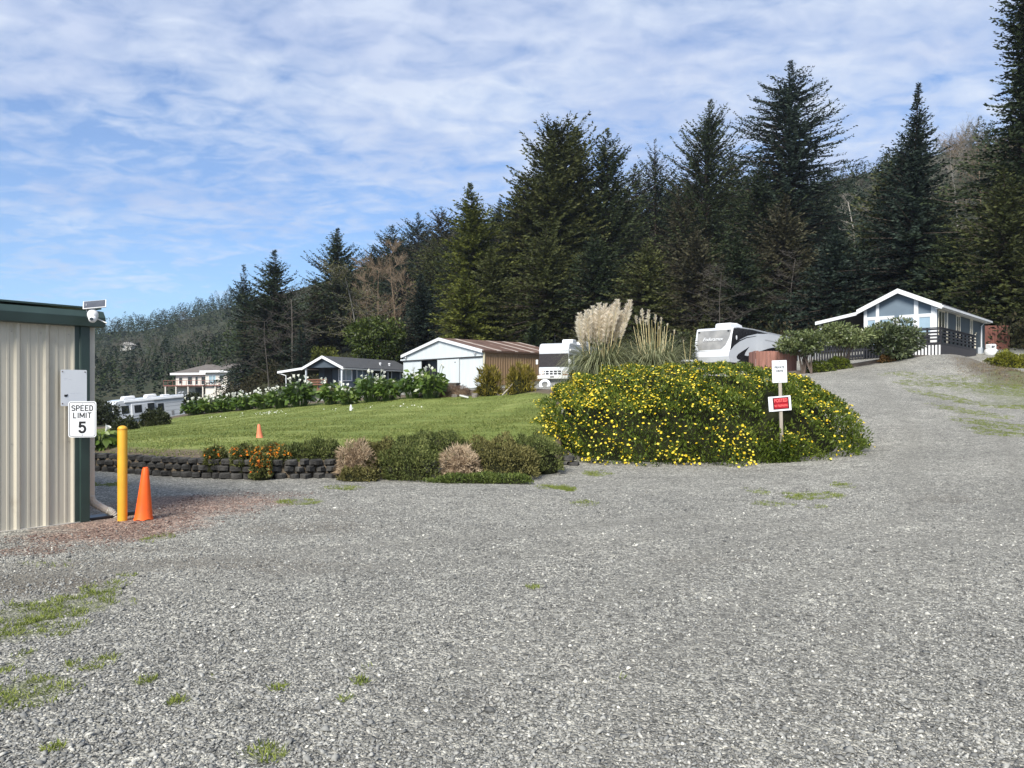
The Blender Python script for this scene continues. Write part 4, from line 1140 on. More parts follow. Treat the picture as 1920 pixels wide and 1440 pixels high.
# ---- dark blue cabin with the open porch, centre left
def porch_cabin():
    Wd, Ln, E, Pk = 4.3, 11.5, 2.28, 3.25
    r = corner('porch_cabin', 641, 68, 25, 1.62, 'dark slate blue cabin with white trim and open gabled porch', 'cabin')
    c = -Wd / 2; PD = 1.9
    MB().prism([(-Wd + .1, .35), (-.1, .35), (-.1, E), (c, Pk - .05), (-Wd + .1, E)], PD, PD + .12, 'y').build('porch_wall', slate_blue, r)
    MB().box(-.2, -.1, PD + .12, Ln, -.1, E).build('side_wall', slate_blue, r)
    MB().box(-Wd + .1, -Wd + .2, PD + .12, Ln, -.1, E).box(-Wd + .2, -.2, Ln - .1, Ln, -.1, E).build('rear_wall', slate_blue, r)
    MB().prism([(-Wd + .3, E - .04), (-.3, E - .04), (c, Pk - .1)], .16, .24, 'y').build('gable_infill', slate_blue, r)
    for s in (-1, 1):
        e = c + s * (Wd / 2 + .25); ze = E - .25 * (Pk - E) / (Wd / 2)
        MB().prism([(c, Pk), (e, ze), (e, ze + .07), (c, Pk + .07)], -.1, Ln + .2, 'y').build('roof_slope', shingle, r)
        MB().prism([(c, Pk - .16), (e, ze - .16), (e, ze + .09), (c, Pk + .09)], -.18, -.105, 'y').build('barge_board', white_paint, r)
        MB().box(e - (.06 if s < 0 else .04), e + (.04 if s < 0 else .06), -.1, Ln + .1, ze - .10, ze - .005).build('gutter', dull_white, r)
    # carport roof running out on the left
    o = MB().prism([(-Wd - .27, E - .12), (-Wd - 3.1, E - .44), (-Wd - 3.1, E - .36), (-Wd - .27, E - .02)], -.1, Ln - 1, 'y').build('lean_to_roof', shingle, r)
    MB().prism([(-Wd - .27, E - .22), (-Wd - 3.15, E - .54), (-Wd - 3.15, E - .33), (-Wd - .27, E - .01)], -.18, -.105, 'y').build('fascia', white_paint, o)
    MB().path([(-Wd - 3.1, -.05, E - .5), (-Wd - 2.2, -.05, E - .75), (-Wd - 2.15, -.05, .0)], .05, 6).build('downspout', white_paint, r)
    for x in (-Wd + .05, -.14): MB().box(x, x + .13, .02, .15, .0, E - .02).build('porch_post', mat('post_paint', (.45, .48, .52), .5, .08, 3), r)
    MB().path([(.28, .1, E - .12), (.02, .0, E - .4), (.0, -.03, .1)], .04, 6).build('downspout', white_paint, r)
    MB().box(-Wd, .0, -.05, PD, .1, .34).build('porch_floor', deck_wood, r)
    mb = MB()
    for z in (.62, .84, 1.06): mb.box(-Wd + .2, -1.75, .02, .07, z, z + .12)
    for x in (-3.9, -2.9, -1.85): mb.box(x, x + .09, .071, .15, .34, 1.2)
    mb.build('porch_railing', deck_wood, r)
    window(r, FRONT_AT(PD), -1.85, -.25, 1.0, 2.15, white_paint, mat('curtained_glass', (.13, .17, .21), .1, .5, 1.0, spec=.7), .09, .05, (.55,))
    panel('door', [(-3.5, .36), (-2.6, .36), (-2.6, 2.1), (-3.5, 2.1)], PD - .04, PD - .003, black_paint, r)  # flat black panel stands in for the dark open doorway
    RS = RIGHT_AT(-.1)
    window(r, RS, 2.3, 4.2, .95, 2.12, white_paint, mat('curtained_glass', (.13, .17, .21)), .09, .05, (.5,))
    window(r, RS, 4.8, 6.2, .95, 2.12, white_paint, glass_dark, .09, .05)
    window(r, RS, 7.4, 8.1, .7, 2.12, white_paint, glass_dark, .09, .05)
    window(r, RS, 9.6, 10.4, 1.3, 2.1, white_paint, glass_dark, .09, .05, (.5,))
    for y in (7.0, 8.6): MB().lathe([(.09, 0), (.09, .22), (.14, .24), (.12, .32), (.03, .34)], 12, (-.7, y, E + .30)).build('roof_vent', white_paint, r)
    MB().box(-.12, -.06, PD, Ln, -.1, .3).build('skirting', dull_white, r)
porch_cabin()

# ---- big pale house far away on the left
def far_house():
    d = 138
    r = corner('hillside_house', 426, d, 22, .2, 'large beige two storey house with grey hip roof and red balcony', 'house')
    beige = mat('house_beige', (.62, .58, .52), .7, .05, .6)
    roof = mat('house_roof', (.115, .10, .088), .85, .25, 1.5)
    red = mat('redwood_rail', (.20, .085, .07), .7, .2, 2)
    A, B, E = 10.0, 9.0, 5.2
    # main block on the left, wing on the right a little nearer
    MB().box(-14.2, -5.2, 1.6, 10, -.5, E - .35).build('main_block', beige, r)
    MB().box(-5.2, .0, 0, 10.2, -.5, E).build('wing_block', beige, r)
    def hip(x0, x1, y0, y1, z, h, name):
        o = .7
        cx0, cx1 = x0 + (y1 - y0) * .42, x1 - (y1 - y0) * .42
        if cx0 > cx1: cx0 = cx1 = (x0 + x1) / 2
        cy = (y0 + y1) / 2
        mb = MB()
        vs = [(x0 - o, y0 - o, z), (x1 + o, y0 - o, z), (x1 + o, y1 + o, z), (x0 - o, y1 + o, z), (cx0, cy, z + h), (cx1, cy, z + h)]
        mb.add(vs, [(0, 1, 5, 4), (1, 2, 5), (2, 3, 4, 5), (3, 0, 4), (3, 2, 1, 0)])
        q = mb.build(name, roof, r)
        f = MB()
        f.box(x0 - o - .02, x1 + o + .02, y0 - o - .05, y0 - o - .002, z - .38, z + .02)
        f.build('fascia', white_paint, q)
        f = MB().box(x1 + o + .022, x1 + o + .07, y0 - o - .05, y1 + o, z - .38, z + .02); f.build('fascia', white_paint, q)
        f = MB().box(x0 - o, x1 + o, y0 - o, y1 + o, z - .30, z - .012); f.build('soffit', white_paint, q)
    hip(-14.2, -5.2, 1.6, 10, E - .15, 1.75, 'roof')
    hip(-5.2, 0, 0, 10.2, E + .2, 1.75, 'roof')
    MB().box(-15.2, -1.4, -.5, 1.55, 2.5, 2.68).build('balcony', red, r)
    b = [o for o in S.objects if o.name.startswith('balcony')][-1]
    mb = MB()
    mb.box(-15.2, -1.4, -.5, -.42, 3.55, 3.63)
    for x in np.linspace(-15.2, -1.48, 13): mb.box(x, x + .07, -.49, -.43, 2.68, 3.56)
    mb.build('balustrade', red, b)
    for x in (-14.9, -12.2, -9.2, -5.6, -2.6): MB().box(x, x + .22, -.4, -.18, -.5, 2.49).build('balcony_post', beige, r)
    for a, b2, z0, z1 in ((-13.4, -12.4, 2.9, 4.3), (-11.2, -9.9, 2.75, 4.4), (-9.3, -8.5, 2.75, 4.4), (-7.8, -6.0, 2.75, 4.4)):
        window(r, FRONT_AT(1.6), a, b2, z0, z1, off_white, glass_dark, .1, .06)
    window(r, FRONT, -4.4, -2.6, 2.85, 4.6, white_paint, glass_sky, .12, .06, (.5,))
    window(r, FRONT, -1.9, -.9, 3.3, 4.6, white_paint, glass_dark, .1, .06, (), (.35,))
    panel('garage_opening', [(-9.2, -.3), (-5.4, -.3), (-5.4, 2.2), (-9.2, 2.2)], 1.55, 1.597, mat('garage_shade', (.08, .08, .078), .8, .2, 2), r)
    MB().box(-5.25, .03, -.06, -.003, 2.4, 2.6).build('string_course', white_paint, r)
far_house()

# ---- blue park model house at the top of the drive
def blue_house():
    zb = 3.55
    Wd, Ln, E, Pk, DK = 3.9, 12.3, 3.0, 3.92, .78
    r = corner('blue_house', 1757, 42, 43, zb, 'blue grey house with white trimmed glass gable and black deck', 'house')
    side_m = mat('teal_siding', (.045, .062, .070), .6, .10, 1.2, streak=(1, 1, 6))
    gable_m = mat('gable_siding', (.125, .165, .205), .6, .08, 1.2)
    c = -Wd / 2
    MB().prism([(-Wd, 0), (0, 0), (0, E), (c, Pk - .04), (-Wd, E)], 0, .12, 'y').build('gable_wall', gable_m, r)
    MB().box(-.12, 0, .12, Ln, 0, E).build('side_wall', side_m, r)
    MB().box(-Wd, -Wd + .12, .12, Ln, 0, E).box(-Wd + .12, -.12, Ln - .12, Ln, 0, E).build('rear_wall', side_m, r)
    W2 = white_paint
    def post(a, b, z0, z1, y0=-.05, y1=-.003): MB().box(a, b, y0, y1, z0, z1).build('trim_board', W2, r)
    for a, b in ((-Wd, -Wd + .17), (-Wd + .68, -Wd + .85), (-2.22, -1.95), (-1.17, -.95), (-.29, 0)):
        ztop = E + (Pk - E) * (1 - abs((a + b) / 2 - c) / (Wd / 2)) - .10
        if (a, b) == (-2.22, -1.95): ztop = 2.35
        post(a, b, DK, ztop)
    for a, b in ((-Wd + .17, -Wd + .68), (-Wd + .85, -2.22), (-1.95, -1.17), (-.95, -.29)):
        post(a, b, 2.36, 2.5, -.045)
        z0 = 1.5
        window(r, FRONT, a + .005, b - .005, 1.36, 2.35, W2, mat('blue_reflecting_glass', (.27, .36, .43), .08, .15, .5, spec=.9), .045, .04)
        window(r, FRONT, a + .005, b - .005, DK + .02, 1.34, W2, glass_dark if b > -1.2 else glass_sky, .045, .04)
    for s in (-1, 1):
        e = c + s * (Wd / 2 + .32); ze = E - .32 * (Pk - E) / (Wd / 2)
        MB().prism([(c, Pk), (e, ze), (e, ze + .08), (c, Pk + .08)], -.30, Ln + .3, 'y').build('roof_slope', shingle, r)
        MB().prism([(c, Pk - .17), (e, ze - .17), (e, ze + .10), (c, Pk + .10)], -.38, -.305, 'y').build('barge_board', W2, r)
    ex = .32; ze = E - .32 * (Pk - E) / (Wd / 2)
    MB().box(ex - .02, ex + .08, -.36, Ln + .3, ze - .09, ze + .03).build('gutter', W2, r)
    MB().box(.003, ex - .03, -.3, Ln + .2, ze - .14, ze - .10).build('soffit', dull_white, r)
    MB().path([(ex + .03, 10.9, ze - .1), (.06, 10.9, ze - .4), (.06, 10.9, .06), (.3, 10.9, .0)], .05, 6).build('downspout', W2, r)
    cream = mat('cream_frame', (.62, .58, .48), .5, .06, 3)
    window(r, RIGHT, .22, 1.65, 1.22, 2.72, cream, glass_dark, .085, .03, (.5,))
    MB().box(.003, .03, 2.05, 2.30, DK, 2.72).build('trim_board', cream, r)
    window(r, RIGHT, 4.3, 5.3, 1.35, 2.72, cream, glass_dark, .085, .03, (.5,))
    window(r, RIGHT, 7.9, 8.6, 1.3, 2.72, cream, glass_dark, .085, .03, (.5,))
    MB().path([(.08, 8.95, .5), (.08, 8.95, 1.75), (.16, 8.95, 1.9)], .05, 8).build('vent_pipe', cream, r)
    MB().box(.003, .22, 10.1, 10.6, .1, 1.0).build('meter_box', mat('meter_grey', (.42, .45, .48), .5, .1, 3), r, .02)
    # deck in front and along the right side
    X1, Y0, XL, YR = .5, -1.25, -6.6, 7.2
    dk = mat('deck_black', (.016, .016, .020), .6, .3, 3)
    skm = mat('deck_skirt', (.040, .037, .040), .75, .3, 2.5, streak=(6, 6, .4))
    deck = MB().box(XL, X1, Y0, -.004, DK - .12, DK).build('deck', dk, r)
    MB().box(.004, X1, -.004, YR, DK - .12, DK - .002).build('side_deck', dk, deck)
    MB().box(X1 - .04, X1 - .005, Y0 + .01, YR, -.6, DK - .125).build('deck_skirt', skm, deck)
    mb = MB()
    for z in (.22, .40, .58, .76): mb.box(-.9, X1 - .05, Y0, Y0 + .04, DK + z - .09, DK + z)
    for x in (-.9, -.25, X1 - .09): mb.box(x, x + .09, Y0 + .041, Y0 + .13, DK, DK + .78)
    mb.box(-.95, X1, Y0 - .03, Y0 + .15, DK + .78, DK + .82)
    mb.build('front_railing', dk, deck)
    mb = MB()
    for z in (.22, .40, .58, .76): mb.box(X1 - .04, X1, Y0 + .14, YR, DK + z - .09, DK + z)
    for y in np.arange(Y0 + .2, YR, .95): mb.box(X1 - .13, X1 - .041, y, y + .09, DK, DK + .78)
    mb.box(X1 - .13, X1 + .03, Y0 + .151, YR, DK + .78, DK + .82)
    mb.build('side_railing', dk, deck)
    mb = MB()
    for x in np.arange(XL, -.95, .16): mb.box(x, x + .09, Y0, Y0 + .03, -.5, DK + .70)
    mb.box(XL, -.96, Y0 - .03, Y0 + .12, DK + .71, DK + .76); mb.box(XL, -.96, Y0 + .031, Y0 + .10, DK - .3, DK - .22)
    mb.build('picket_railing', dk, deck)
    mb = MB()
    for x in np.arange(-1.5, X1 - .12, .17): mb.box(x, x + .10, Y0 + .03, Y0 + .05, -.35, DK - .14)
    mb.build('lattice', W2, deck)
    mb = MB()
    for x in np.arange(-1.42, X1 - .12, .17): mb.box(x + .03, x + .08, Y0 + .004, Y0 + .026, -.35, DK - .14)
    mb.build('lattice_batten', dk, deck)
    MB().path([(-5.6, Y0 - 1.2, DK + .15), (-5.2, Y0 - .1, DK + .72), (-4.2, Y0 - .06, DK + .80)], .035, 6).build('hand_rail', deck_wood, deck)
    # porch roof on the left side
    o = MB().prism([(-Wd - .33, E - .26), (-6.6, 2.30), (-6.6, 2.38), (-Wd - .33, E - .18)], -.25, 8.5, 'y').build('porch_roof', shingle, r)
    MB().prism([(-Wd - .33, E - .36), (-6.68, 2.20), (-6.68, 2.40), (-Wd - .33, E - .17)], -.33, -.255, 'y').build('fascia', W2, o)
    for x, y in ((-6.5, -.1), (-6.5, 4.0)): MB().box(x, x + .12, y, y + .12, DK, 2.24).build('porch_post', W2, r)
    tm = mat('teal_tarp', (.012, .10, .15), .5, .2, 2)
    MB().prism([(-6.3, 1.15), (-4.6, 1.2), (-4.5, 1.75), (-6.2, 1.6)], 1.2, 1.28, 'y').build('tarp_screen', tm, r)
    MB().box(-6.4, -5.9, .4, .46, DK, 1.62).build('white_screen', W2, r)
    MB().box(-6.6, -Wd - .01, 5.5, 5.6, DK, 2.3).build('porch_back', black_paint, r)
blue_house()

# ---- fences, edging and the small white things
def board_fence(name, px, d, theta, n, bw, h, label, ret=0, m=None):
    g = gz((px - CX) / F * d, d)
    r = corner(name, px, d, theta, g, label, 'fence')
    rr = random.Random(px)
    mb = MB()
    for k in range(n):
        x = -(k + 1) * bw
        mb.box(x + .004, x + bw - .004, rr.uniform(-.006, .006), .022 + rr.uniform(0, .006), -.3, h + rr.uniform(-.02, .02))
    for k in range(ret):
        y = .03 + k * bw
        mb.box(-n * bw - .03 + rr.uniform(-.004, .004), -n * bw - .004, y + .004, y + bw - .004, -.3, h + rr.uniform(-.02, .02))
    mb.build('boards', m, r)
    for x in (-.15, -n * bw * .5, -n * bw + .06): MB().box(x, x + .09, .032, .12, -.3, h - .05).build('fence_post', m, r)
redwood = mat('redwood_board', (.23, .105, .075), .75, .35, 1.6, bump=.3, bscale=30, streak=(5, 5, .35), col2=(.27, .13, .10))
board_fence('board_fence', 1494, 39, 3, 15, .14, 1.12, 'reddish board fence behind the private drive sign', 9, redwood)
board_fence('board_fence', 1893, 55, 5, 14, .15, 1.75, 'tall reddish brown board fence behind the blue house', 0, mat('redwood_dark', (.14, .055, .04), .75, .35, 1.6, streak=(5, 5, .35)))

def edging(name, pts, w, h, m, label):
    a = on(*pts[0])
    r = empty(name, a, 0, label, 'edging')
    mb = MB()
    q = [on(*p) for p in pts]
    for s, e in zip(q[:-1], q[1:]):
        t = (e - s).normalized(); nn = Vector((-t.y, t.x, 0)).normalized()
        e = e - t * .02
        vs = []
        for b in (s, e):
            for o, z in ((0, -.2), (0, h), (w, h), (w, -.2)): vs.append(b + nn * o + Vector((0, 0, z)) - a)
        mb.add(vs, [(0, 1, 2, 3), (7, 6, 5, 4), (0, 4, 5, 1), (1, 5, 6, 2), (2, 6, 7, 3), (3, 7, 4, 0)])
    mb.build('timber', m, r)
edging('timber_edging', [(1455, 37.5), (1500, 38.0), (1550, 38.4), (1600, 38.8), (1650, 39.4), (1700, 39.8), (1752, 40.2)], .2, .17, mat('old_timber', (.13, .105, .085), .85, .4, 2, streak=(1, 6, 6)), 'weathered timber edging along the bed at the top of the drive')

def propane_tank():
    p = on(1858, 47.5)
    p.z = CAMZ + (HY - 670) / F * 47.5
    r = empty('propane_tank', p, rad(15), 'small white propane tank before the fence right of the blue house', 'propane tank')
    MB().lathe([(.10, 0), (.30, .06), (.38, .16), (.385, .40), (.32, .52), (.16, .58), (.04, .60)], 24).build('tank', white_paint, r, 0, True)
    mb = MB(); ring(mb, [(.21 * math.cos(a), .21 * math.sin(a)) for a in np.linspace(0, 6.283, 24, endpoint=False)], [(.18 * math.cos(a), .18 * math.sin(a)) for a in np.linspace(0, 6.283, 24, endpoint=False)], -.0, .001)
    mb = MB().prism([(-.22, .56), (-.22, .80), (-.16, .84), (.16, .84), (.22, .80), (.22, .56), (.15, .56), (.15, .72), (-.15, .72), (-.15, .56)], -.2, .2, 'y')
    mb.build('collar', white_paint, r, .02)
    MB().lathe([(.05, .60), (.05, .68), (.02, .70)], 12).build('valve', black_paint, r)
propane_tank()

def white_shelf():
    d = 26.0
    x = (1295 - CX) / F * d
    g = gz(x, d)
    r = empty('hose_stand', (x, d, g), rad(8), 'white painted post with a shelf and coiled hose behind the yellow bush', 'hose stand')
    H = CAMZ + (HY - 675) / F * d - g
    MB().box(-.045, .045, -.045, .045, -.1, H - .06).build('post', white_paint, r, .005)
    MB().box(-.30, .20, -.13, .13, H - .058, H).build('shelf', white_paint, r, .006)
    MB().prism([(-.24, H - .06), (-.24, H - .17), (-.05, H - .20), (-.05, H - .16), (-.19, H - .13), (-.17, H - .06)], -.02, .02, 'y').build('bracket', white_paint, r)
    pts = [(.15 + .10 * math.cos(a), -.06 + .004 * a, H - .24 + .12 * math.sin(a)) for a in np.linspace(0, 6.283 * 4, 80)]
    MB().path(pts, .012, 6).build('hose', mat('hose_grey', (.30, .32, .33), .5, .1, 4), r)
white_shelf()
# ---------------------------------------------------------------- conifers
def tube_np(p0, p1, r0, r1, n=6):
    p0 = np.asarray(p0, float); p1 = np.asarray(p1, float)
    d = p1 - p0; d /= max(np.linalg.norm(d), 1e-6)
    u = np.cross(d, (0, 0, 1.) if abs(d[2]) < .9 else (1., 0, 0)); u /= np.linalg.norm(u)
    w = np.cross(d, u)
    a = np.arange(n) * 2 * np.pi / n
    ring = np.cos(a)[:, None] * u + np.sin(a)[:, None] * w
    V = np.concatenate([p0 + ring * r0, p1 + ring * r1])
    i = np.arange(n); j = (i + 1) % n
    return V, np.stack([i, j, j + n, i + n], 1)

# limbs, then sprays along them
def conifer(seed, H, R, c0=.08, nb=230, shape='spruce', gap=.0, spray=.62, lean=0.0, broken=0, up0=-.25, up1=.75, extra_top=0, droop=.18, k_=.42, asym=1.0):
    """returns crown (V, F, tint) and trunk (V, F): whorled limbs that carry flat sprays of needles"""
    r = np.random.default_rng(seed)
    def prof(t):
        w = (1 - t) * H * k_ / R                      # straight sided tip ...
        p = w / (1 + w ** 3.2) ** (1 / 3.2)           # ... rounding off into the full width
        if shape == 'fir': p *= 1 - .40 * max(0, .30 - t) / .30
        elif shape == 'round': p = math.sqrt(max(0, 1 - (max(t - .45, 0) / .55) ** 2)) * (1 - .25 * max(0, .3 - t) / .3)
        elif shape == 'column': p *= .72 + .28 * math.sin(t * 11 + seed)
        elif shape == 'skirt': p *= .62 + .38 * min(1, max(0, (.80 - t) / .5))
        return p + .015
    C, D, LN, WD, T = [], [], [], [], []
    tv = []
    def axis(z):
        t = z / H
        return np.array([lean * t * t * H * .2 + .25 * math.sin(z * .21 + seed), .25 * math.cos(z * .17 + seed * 2), z])
    lob = r.uniform(0, 6.28, 4)
    for k in range(nb):
        t = ((k + r.random()) / nb) ** 1.12
        if t > .86 and r.random() < .5: continue
        z = H * (c0 + (1 - c0) * t)
        az = k * 2.39996 + r.normal(0, .25)
        side = 1 + asym * (1 - .55 * t) * (.22 * math.sin(az + lob[2] + t * 5) + .18 * math.sin(az * 2 + lob[0] + t * 9) + .14 * math.sin(az * 3 + lob[1] - t * 13))
        Lb = R * prof(t) * r.uniform(.50, 1.10) * side
        if r.random() < gap: Lb *= r.uniform(.25, .6)
        Lb = max(Lb, .16)
        el = up0 + (up1 - up0) * t + r.normal(0, .10)
        h = np.array([math.cos(az), math.sin(az), 0])
        base = axis(z)
        st = .31 if Lb > 2.5 else .25
        ns = max(3, int(Lb / st))
        s = (np.arange(ns) + .5) / ns
        if Lb > 3: s = .16 + .84 * s
        x = Lb * s
        sag = -droop * Lb * s ** 2 * (1 - t) + .16 * Lb * np.maximum(s - .6, 0) ** 2 * 3
        pos = base + np.outer(x * math.cos(el), h) + np.stack([0 * x, 0 * x, x * math.sin(el) + sag], 1)
        tv.append(tube_np(base, pos[-1] * .85 + base * .15, max(.012 * Lb, .012), .008, 3))
        perp = np.array([-h[1], h[0], 0])
        bt = r.random()
        for sgn in (-1, 1, 0):
            n = ns
            a = r.normal(.95, .22, n)
            d = np.outer(np.cos(a), h) + np.outer(sgn * np.sin(a), perp) if sgn else np.tile(h, (n, 1)) + np.outer(r.normal(0, .35, n), perp)
            d = d + np.stack([np.zeros(n), np.zeros(n), r.normal(-.10 + .45 * t, .24, n) + (.25 if sgn == 0 else 0)], 1)
            ln = .86 * spray * (1.0 - .45 * s) * r.uniform(.6, 1.4, n) * (.6 + .5 * min(1, Lb / 3))
            C.append(pos + r.normal(0, .05, (n, 3))); D.append(d); LN.append(ln); WD.append(ln * r.uniform(.28, .50, n))
            T.append(np.clip(.25 + .5 * s * bt + r.normal(0, .14, n) + .15 * (sgn == 0), 0, 1))
    # the leader and its top twigs
    nt_ = 14 + extra_top
    zt = H * (1 - .07 * r.random(nt_))
    top = np.stack([axis(z) for z in zt])
    a = r.uniform(0, 6.28, nt_)
    C.append(top); D.append(np.stack([np.cos(a) * .6, np.sin(a) * .6, np.full(nt_, .75)], 1)); LN.append(np.full(nt_, spray * .6) * r.uniform(.6, 1.3, nt_)); WD.append(np.full(nt_, spray * .13)); T.append(r.random(nt_) * .6)
    C, D, LN, WD, T = map(np.concatenate, (C, D, LN, WD, T))
    n = len(C)
    V, Fc = diamonds(C, D, LN, WD, r, .2, up=np.array([0, 0, 1.0]) + np.zeros((n, 3)) if False else None)
    trunk = [tube_np(axis(H * i / 8), axis(H * (i + 1) / 8), H * .0105 * (1 - i / 8) + .02, H * .0105 * (1 - (i + 1) / 8) + .015, 8) for i in range(8)]
    return (V, Fc, T), join(trunk + tv)

GREENS = {
    'dark':  leaf_mat('needles_dark', (0.009, 0.015, 0.008), (0.027, 0.040, 0.017), (0.078, 0.096, 0.039), .12, .6, .18, .15),
    'blue':  leaf_mat('needles_blue', (0.008, 0.014, 0.011), (0.022, 0.035, 0.025), (0.058, 0.081, 0.052), .12, .6, .18, .15),
    'olive': leaf_mat('needles_olive', (0.016, 0.020, 0.007), (0.048, 0.057, 0.017), (0.124, 0.130, 0.042), .15, .6, .18, .15),
    'bright': leaf_mat('needles_bright', (0.019, 0.027, 0.005), (0.068, 0.081, 0.014), (0.169, 0.177, 0.034), .18, .6, .18, .15),
    'brown': leaf_mat('needles_brown', (0.018, 0.018, 0.011), (0.044, 0.043, 0.023), (0.111, 0.101, 0.058), .12, .65, .18, .12),
}
bark = mat('conifer_bark', (.055, .043, .034), .9, .35, 1.5, bump=.4, bscale=12, streak=(3, 3, .6), spec=.1)
bark_grey = mat('grey_bark', (.17, .155, .135), .85, .3, 1.2, spec=.1, col2=(.25, .235, .21))
bark_tan = mat('tan_twigs', (.17, .125, .085), .85, .3, 1.2, spec=.1, col2=(.24, .18, .125))
_proto = {}
def tree(name, label, px, ty, d, R, seed, green='dark', H=None, group=None, cat='conifer tree', rz=None, **kw):
    """one conifer whose top stands at photo point (px, ty) at distance d; crown radius R in metres"""
    R *= 1.15; kw['k_'] = kw.get('k_', .42) * 1.35; kw['nb'] = int(kw.get('nb', 230) * 1.35)
    x = (px - CX) / F * d
    g = gz(x, d) - .3
    top = CAMZ + (HY - ty - 8) / F * d
    h = top - g
    key = (seed, green, tuple(sorted(kw.items())), round(h / 3), round(R))
    r = empty(name, (x, d, g), rng.uniform(0, 6.28) if rz is None else rz, label, cat, group)
    if key not in _proto:
        (V, Fc, T), (tV, tF) = conifer(seed, h, R, **kw)
        c = np_mesh('crown', V, Fc, GREENS[green], r, T)
        t = np_mesh('trunk', tV, tF, bark, r, smooth=True)
        _proto[key] = (c, t, h, R)
    else:
        c0, t0, h0, R0 = _proto[key]
        for o in (c0, t0):
            q = o.copy(); COL.objects.link(q); q.parent = r
        r.scale = (R / R0, R / R0, h / h0)
    return r

FIRST = 'tall conifers standing in the wood'
tree('spruce_tree', 'narrow dark spruce at the left end of the tree line', 456, 488, 106, 4.4, 1, 'blue', nb=200, shape='column', gap=.25, c0=.08, k_=0.5)
tree('spruce_tree', 'ragged spruce with sky gaps second from the left of the tree line', 516, 462, 104, 8.4, 2, 'dark', nb=340, shape='fir', gap=.2, c0=.03, up0=-.1, up1=.7, k_=0.5)
tree('spruce_tree', 'pointed dark spruce behind the blue porch cabin, its top against blue sky', 636, 422, 116, 8.6, 3, 'dark', nb=300, shape='fir', gap=.2, up0=.0, up1=.9, k_=0.5)
tree('spruce_tree', 'leaning olive spruce on the left flank of the pointed cabin spruce', 588, 515, 114, 6.2, 4, 'brown', nb=170, shape='fir', gap=.3, up0=.1, k_=0.5)
tree('fir_tree', 'short dark fir peeping over the ridge left of the bare tan tree', 702, 452, 150, 7.5, 5, 'dark', nb=190, shape='fir', gap=.15, k_=0.7)
tree('fir_tree', 'dark fir with a blunt top rising behind the bare tan tree', 738, 414, 150, 8, 6, 'dark', nb=210, shape='fir', gap=.1, k_=0.8)
tree('fir_tree', 'dark fir on the ridge just right of the blunt topped fir', 782, 392, 152, 8, 7, 'blue', nb=210, shape='fir', gap=.1, k_=0.7)
tree('fir_tree', 'dark fir on the ridge tight against the green cedar, highest of the ridge firs', 826, 380, 148, 8, 8, 'brown', nb=210, shape='fir', gap=.1, k_=0.75)
tree('cedar_tree', 'green cedar with a slim pointed top behind the barn', 887, 338, 96, 7.0, 9, 'bright', nb=460, shape='cone', gap=.05, spray=.72, up0=-.35, up1=.6, droop=.3, k_=0.42)
tree('fir_tree', 'thin dark fir tip between the pointed cedar and the broad cedar', 938, 366, 120, 6, 10, 'dark', nb=240, shape='cone', gap=.2, k_=0.5)
tree('cedar_tree', 'broad olive cedar left of the rounded cedar, with a shoulder below the sky', 985, 318, 99, 7.0, 11, 'olive', nb=400, shape='fir', gap=.08, spray=.75, up0=-.3, up1=.6, droop=.3, k_=0.6)
tree('cedar_tree', 'rounded olive cedar crown above the white motorhome', 1036, 238, 98, 7.0, 12, 'olive', nb=560, shape='round', gap=.1, spray=.8, up0=-.3, up1=.8, droop=.25)
tree('cedar_tree', 'olive cedar with a slim tip joined to the right of the rounded cedar', 1080, 232, 102, 6.5, 13, 'olive', nb=380, shape='fir', gap=.12, spray=.7, k_=0.42)
tree('fir_tree', 'pointed dark fir behind the pampas grass', 1136, 236, 100, 7.5, 14, 'dark', nb=380, shape='spruce', gap=.12, spray=.66, up0=0, up1=.9, k_=0.5)
tree('fir_tree', 'thin see-through fir with sky showing between its limbs', 1228, 252, 104, 7.0, 15, 'blue', nb=210, shape='spruce', gap=.35, spray=.5, up0=.1, up1=1.0, c0=.2, k_=0.45)
tree('fir_tree', 'tall dark fir left of the tallest tree, with upswept limbs', 1328, 180, 100, 8.5, 16, 'dark', nb=400, shape='spruce', gap=.15, spray=.6, up0=.15, up1=1.0, k_=0.5)
tree('fir_tree', 'short dark fir filling the gap beneath the upswept fir', 1272, 350, 96, 6, 17, 'brown', nb=190, shape='spruce', gap=.2, k_=0.5)
tree('fir_tree', 'tallest wide fir with layered limbs over the fifth wheel trailer', 1480, 108, 96, 9.0, 18, 'blue', nb=460, shape='cone', gap=.12, spray=.62, up0=-.08, up1=.5, c0=0.3, k_=0.45, asym=.25, rz=.3)
tree('fir_tree', 'dense dark fir under the left arm of the tallest tree', 1418, 300, 93, 6.5, 19, 'dark', nb=300, shape='fir', gap=.15, k_=0.5)
tree('fir_tree', 'greenish pointed fir left of the dark spired fir behind the blue house', 1662, 284, 78, 5.4, 20, 'olive', nb=330, shape='spruce', gap=.05, up0=-.1, up1=.8, k_=0.5)
tree('fir_tree', 'dark spired fir with drooping skirts behind the blue house', 1718, 150, 72, 8.0, 21, 'blue', nb=620, shape='skirt', gap=.05, spray=.6, up0=-.30, up1=.75, k_=0.36)
tree('fir_tree', 'dark shaggy fir low at the left of the spired fir', 1625, 430, 76, 5.5, 22, 'dark', nb=300, shape='fir', gap=.05, up0=-.25, k_=0.5)
tree('redwood_tree', 'huge dark redwood cut off by the right edge of the photo', 1922, -100, 64, 6.4, 23, 'dark', nb=700, shape='column', gap=.12, spray=.62, up0=-.2, up1=.7, c0=.02, k_=0.42)
tree('redwood_tree', 'bushy dark redwood low in front of the huge one at the right edge', 1880, 305, 60, 4.6, 24, 'olive', nb=320, shape='fir', gap=.08, spray=.55, up0=-.3, k_=0.6)
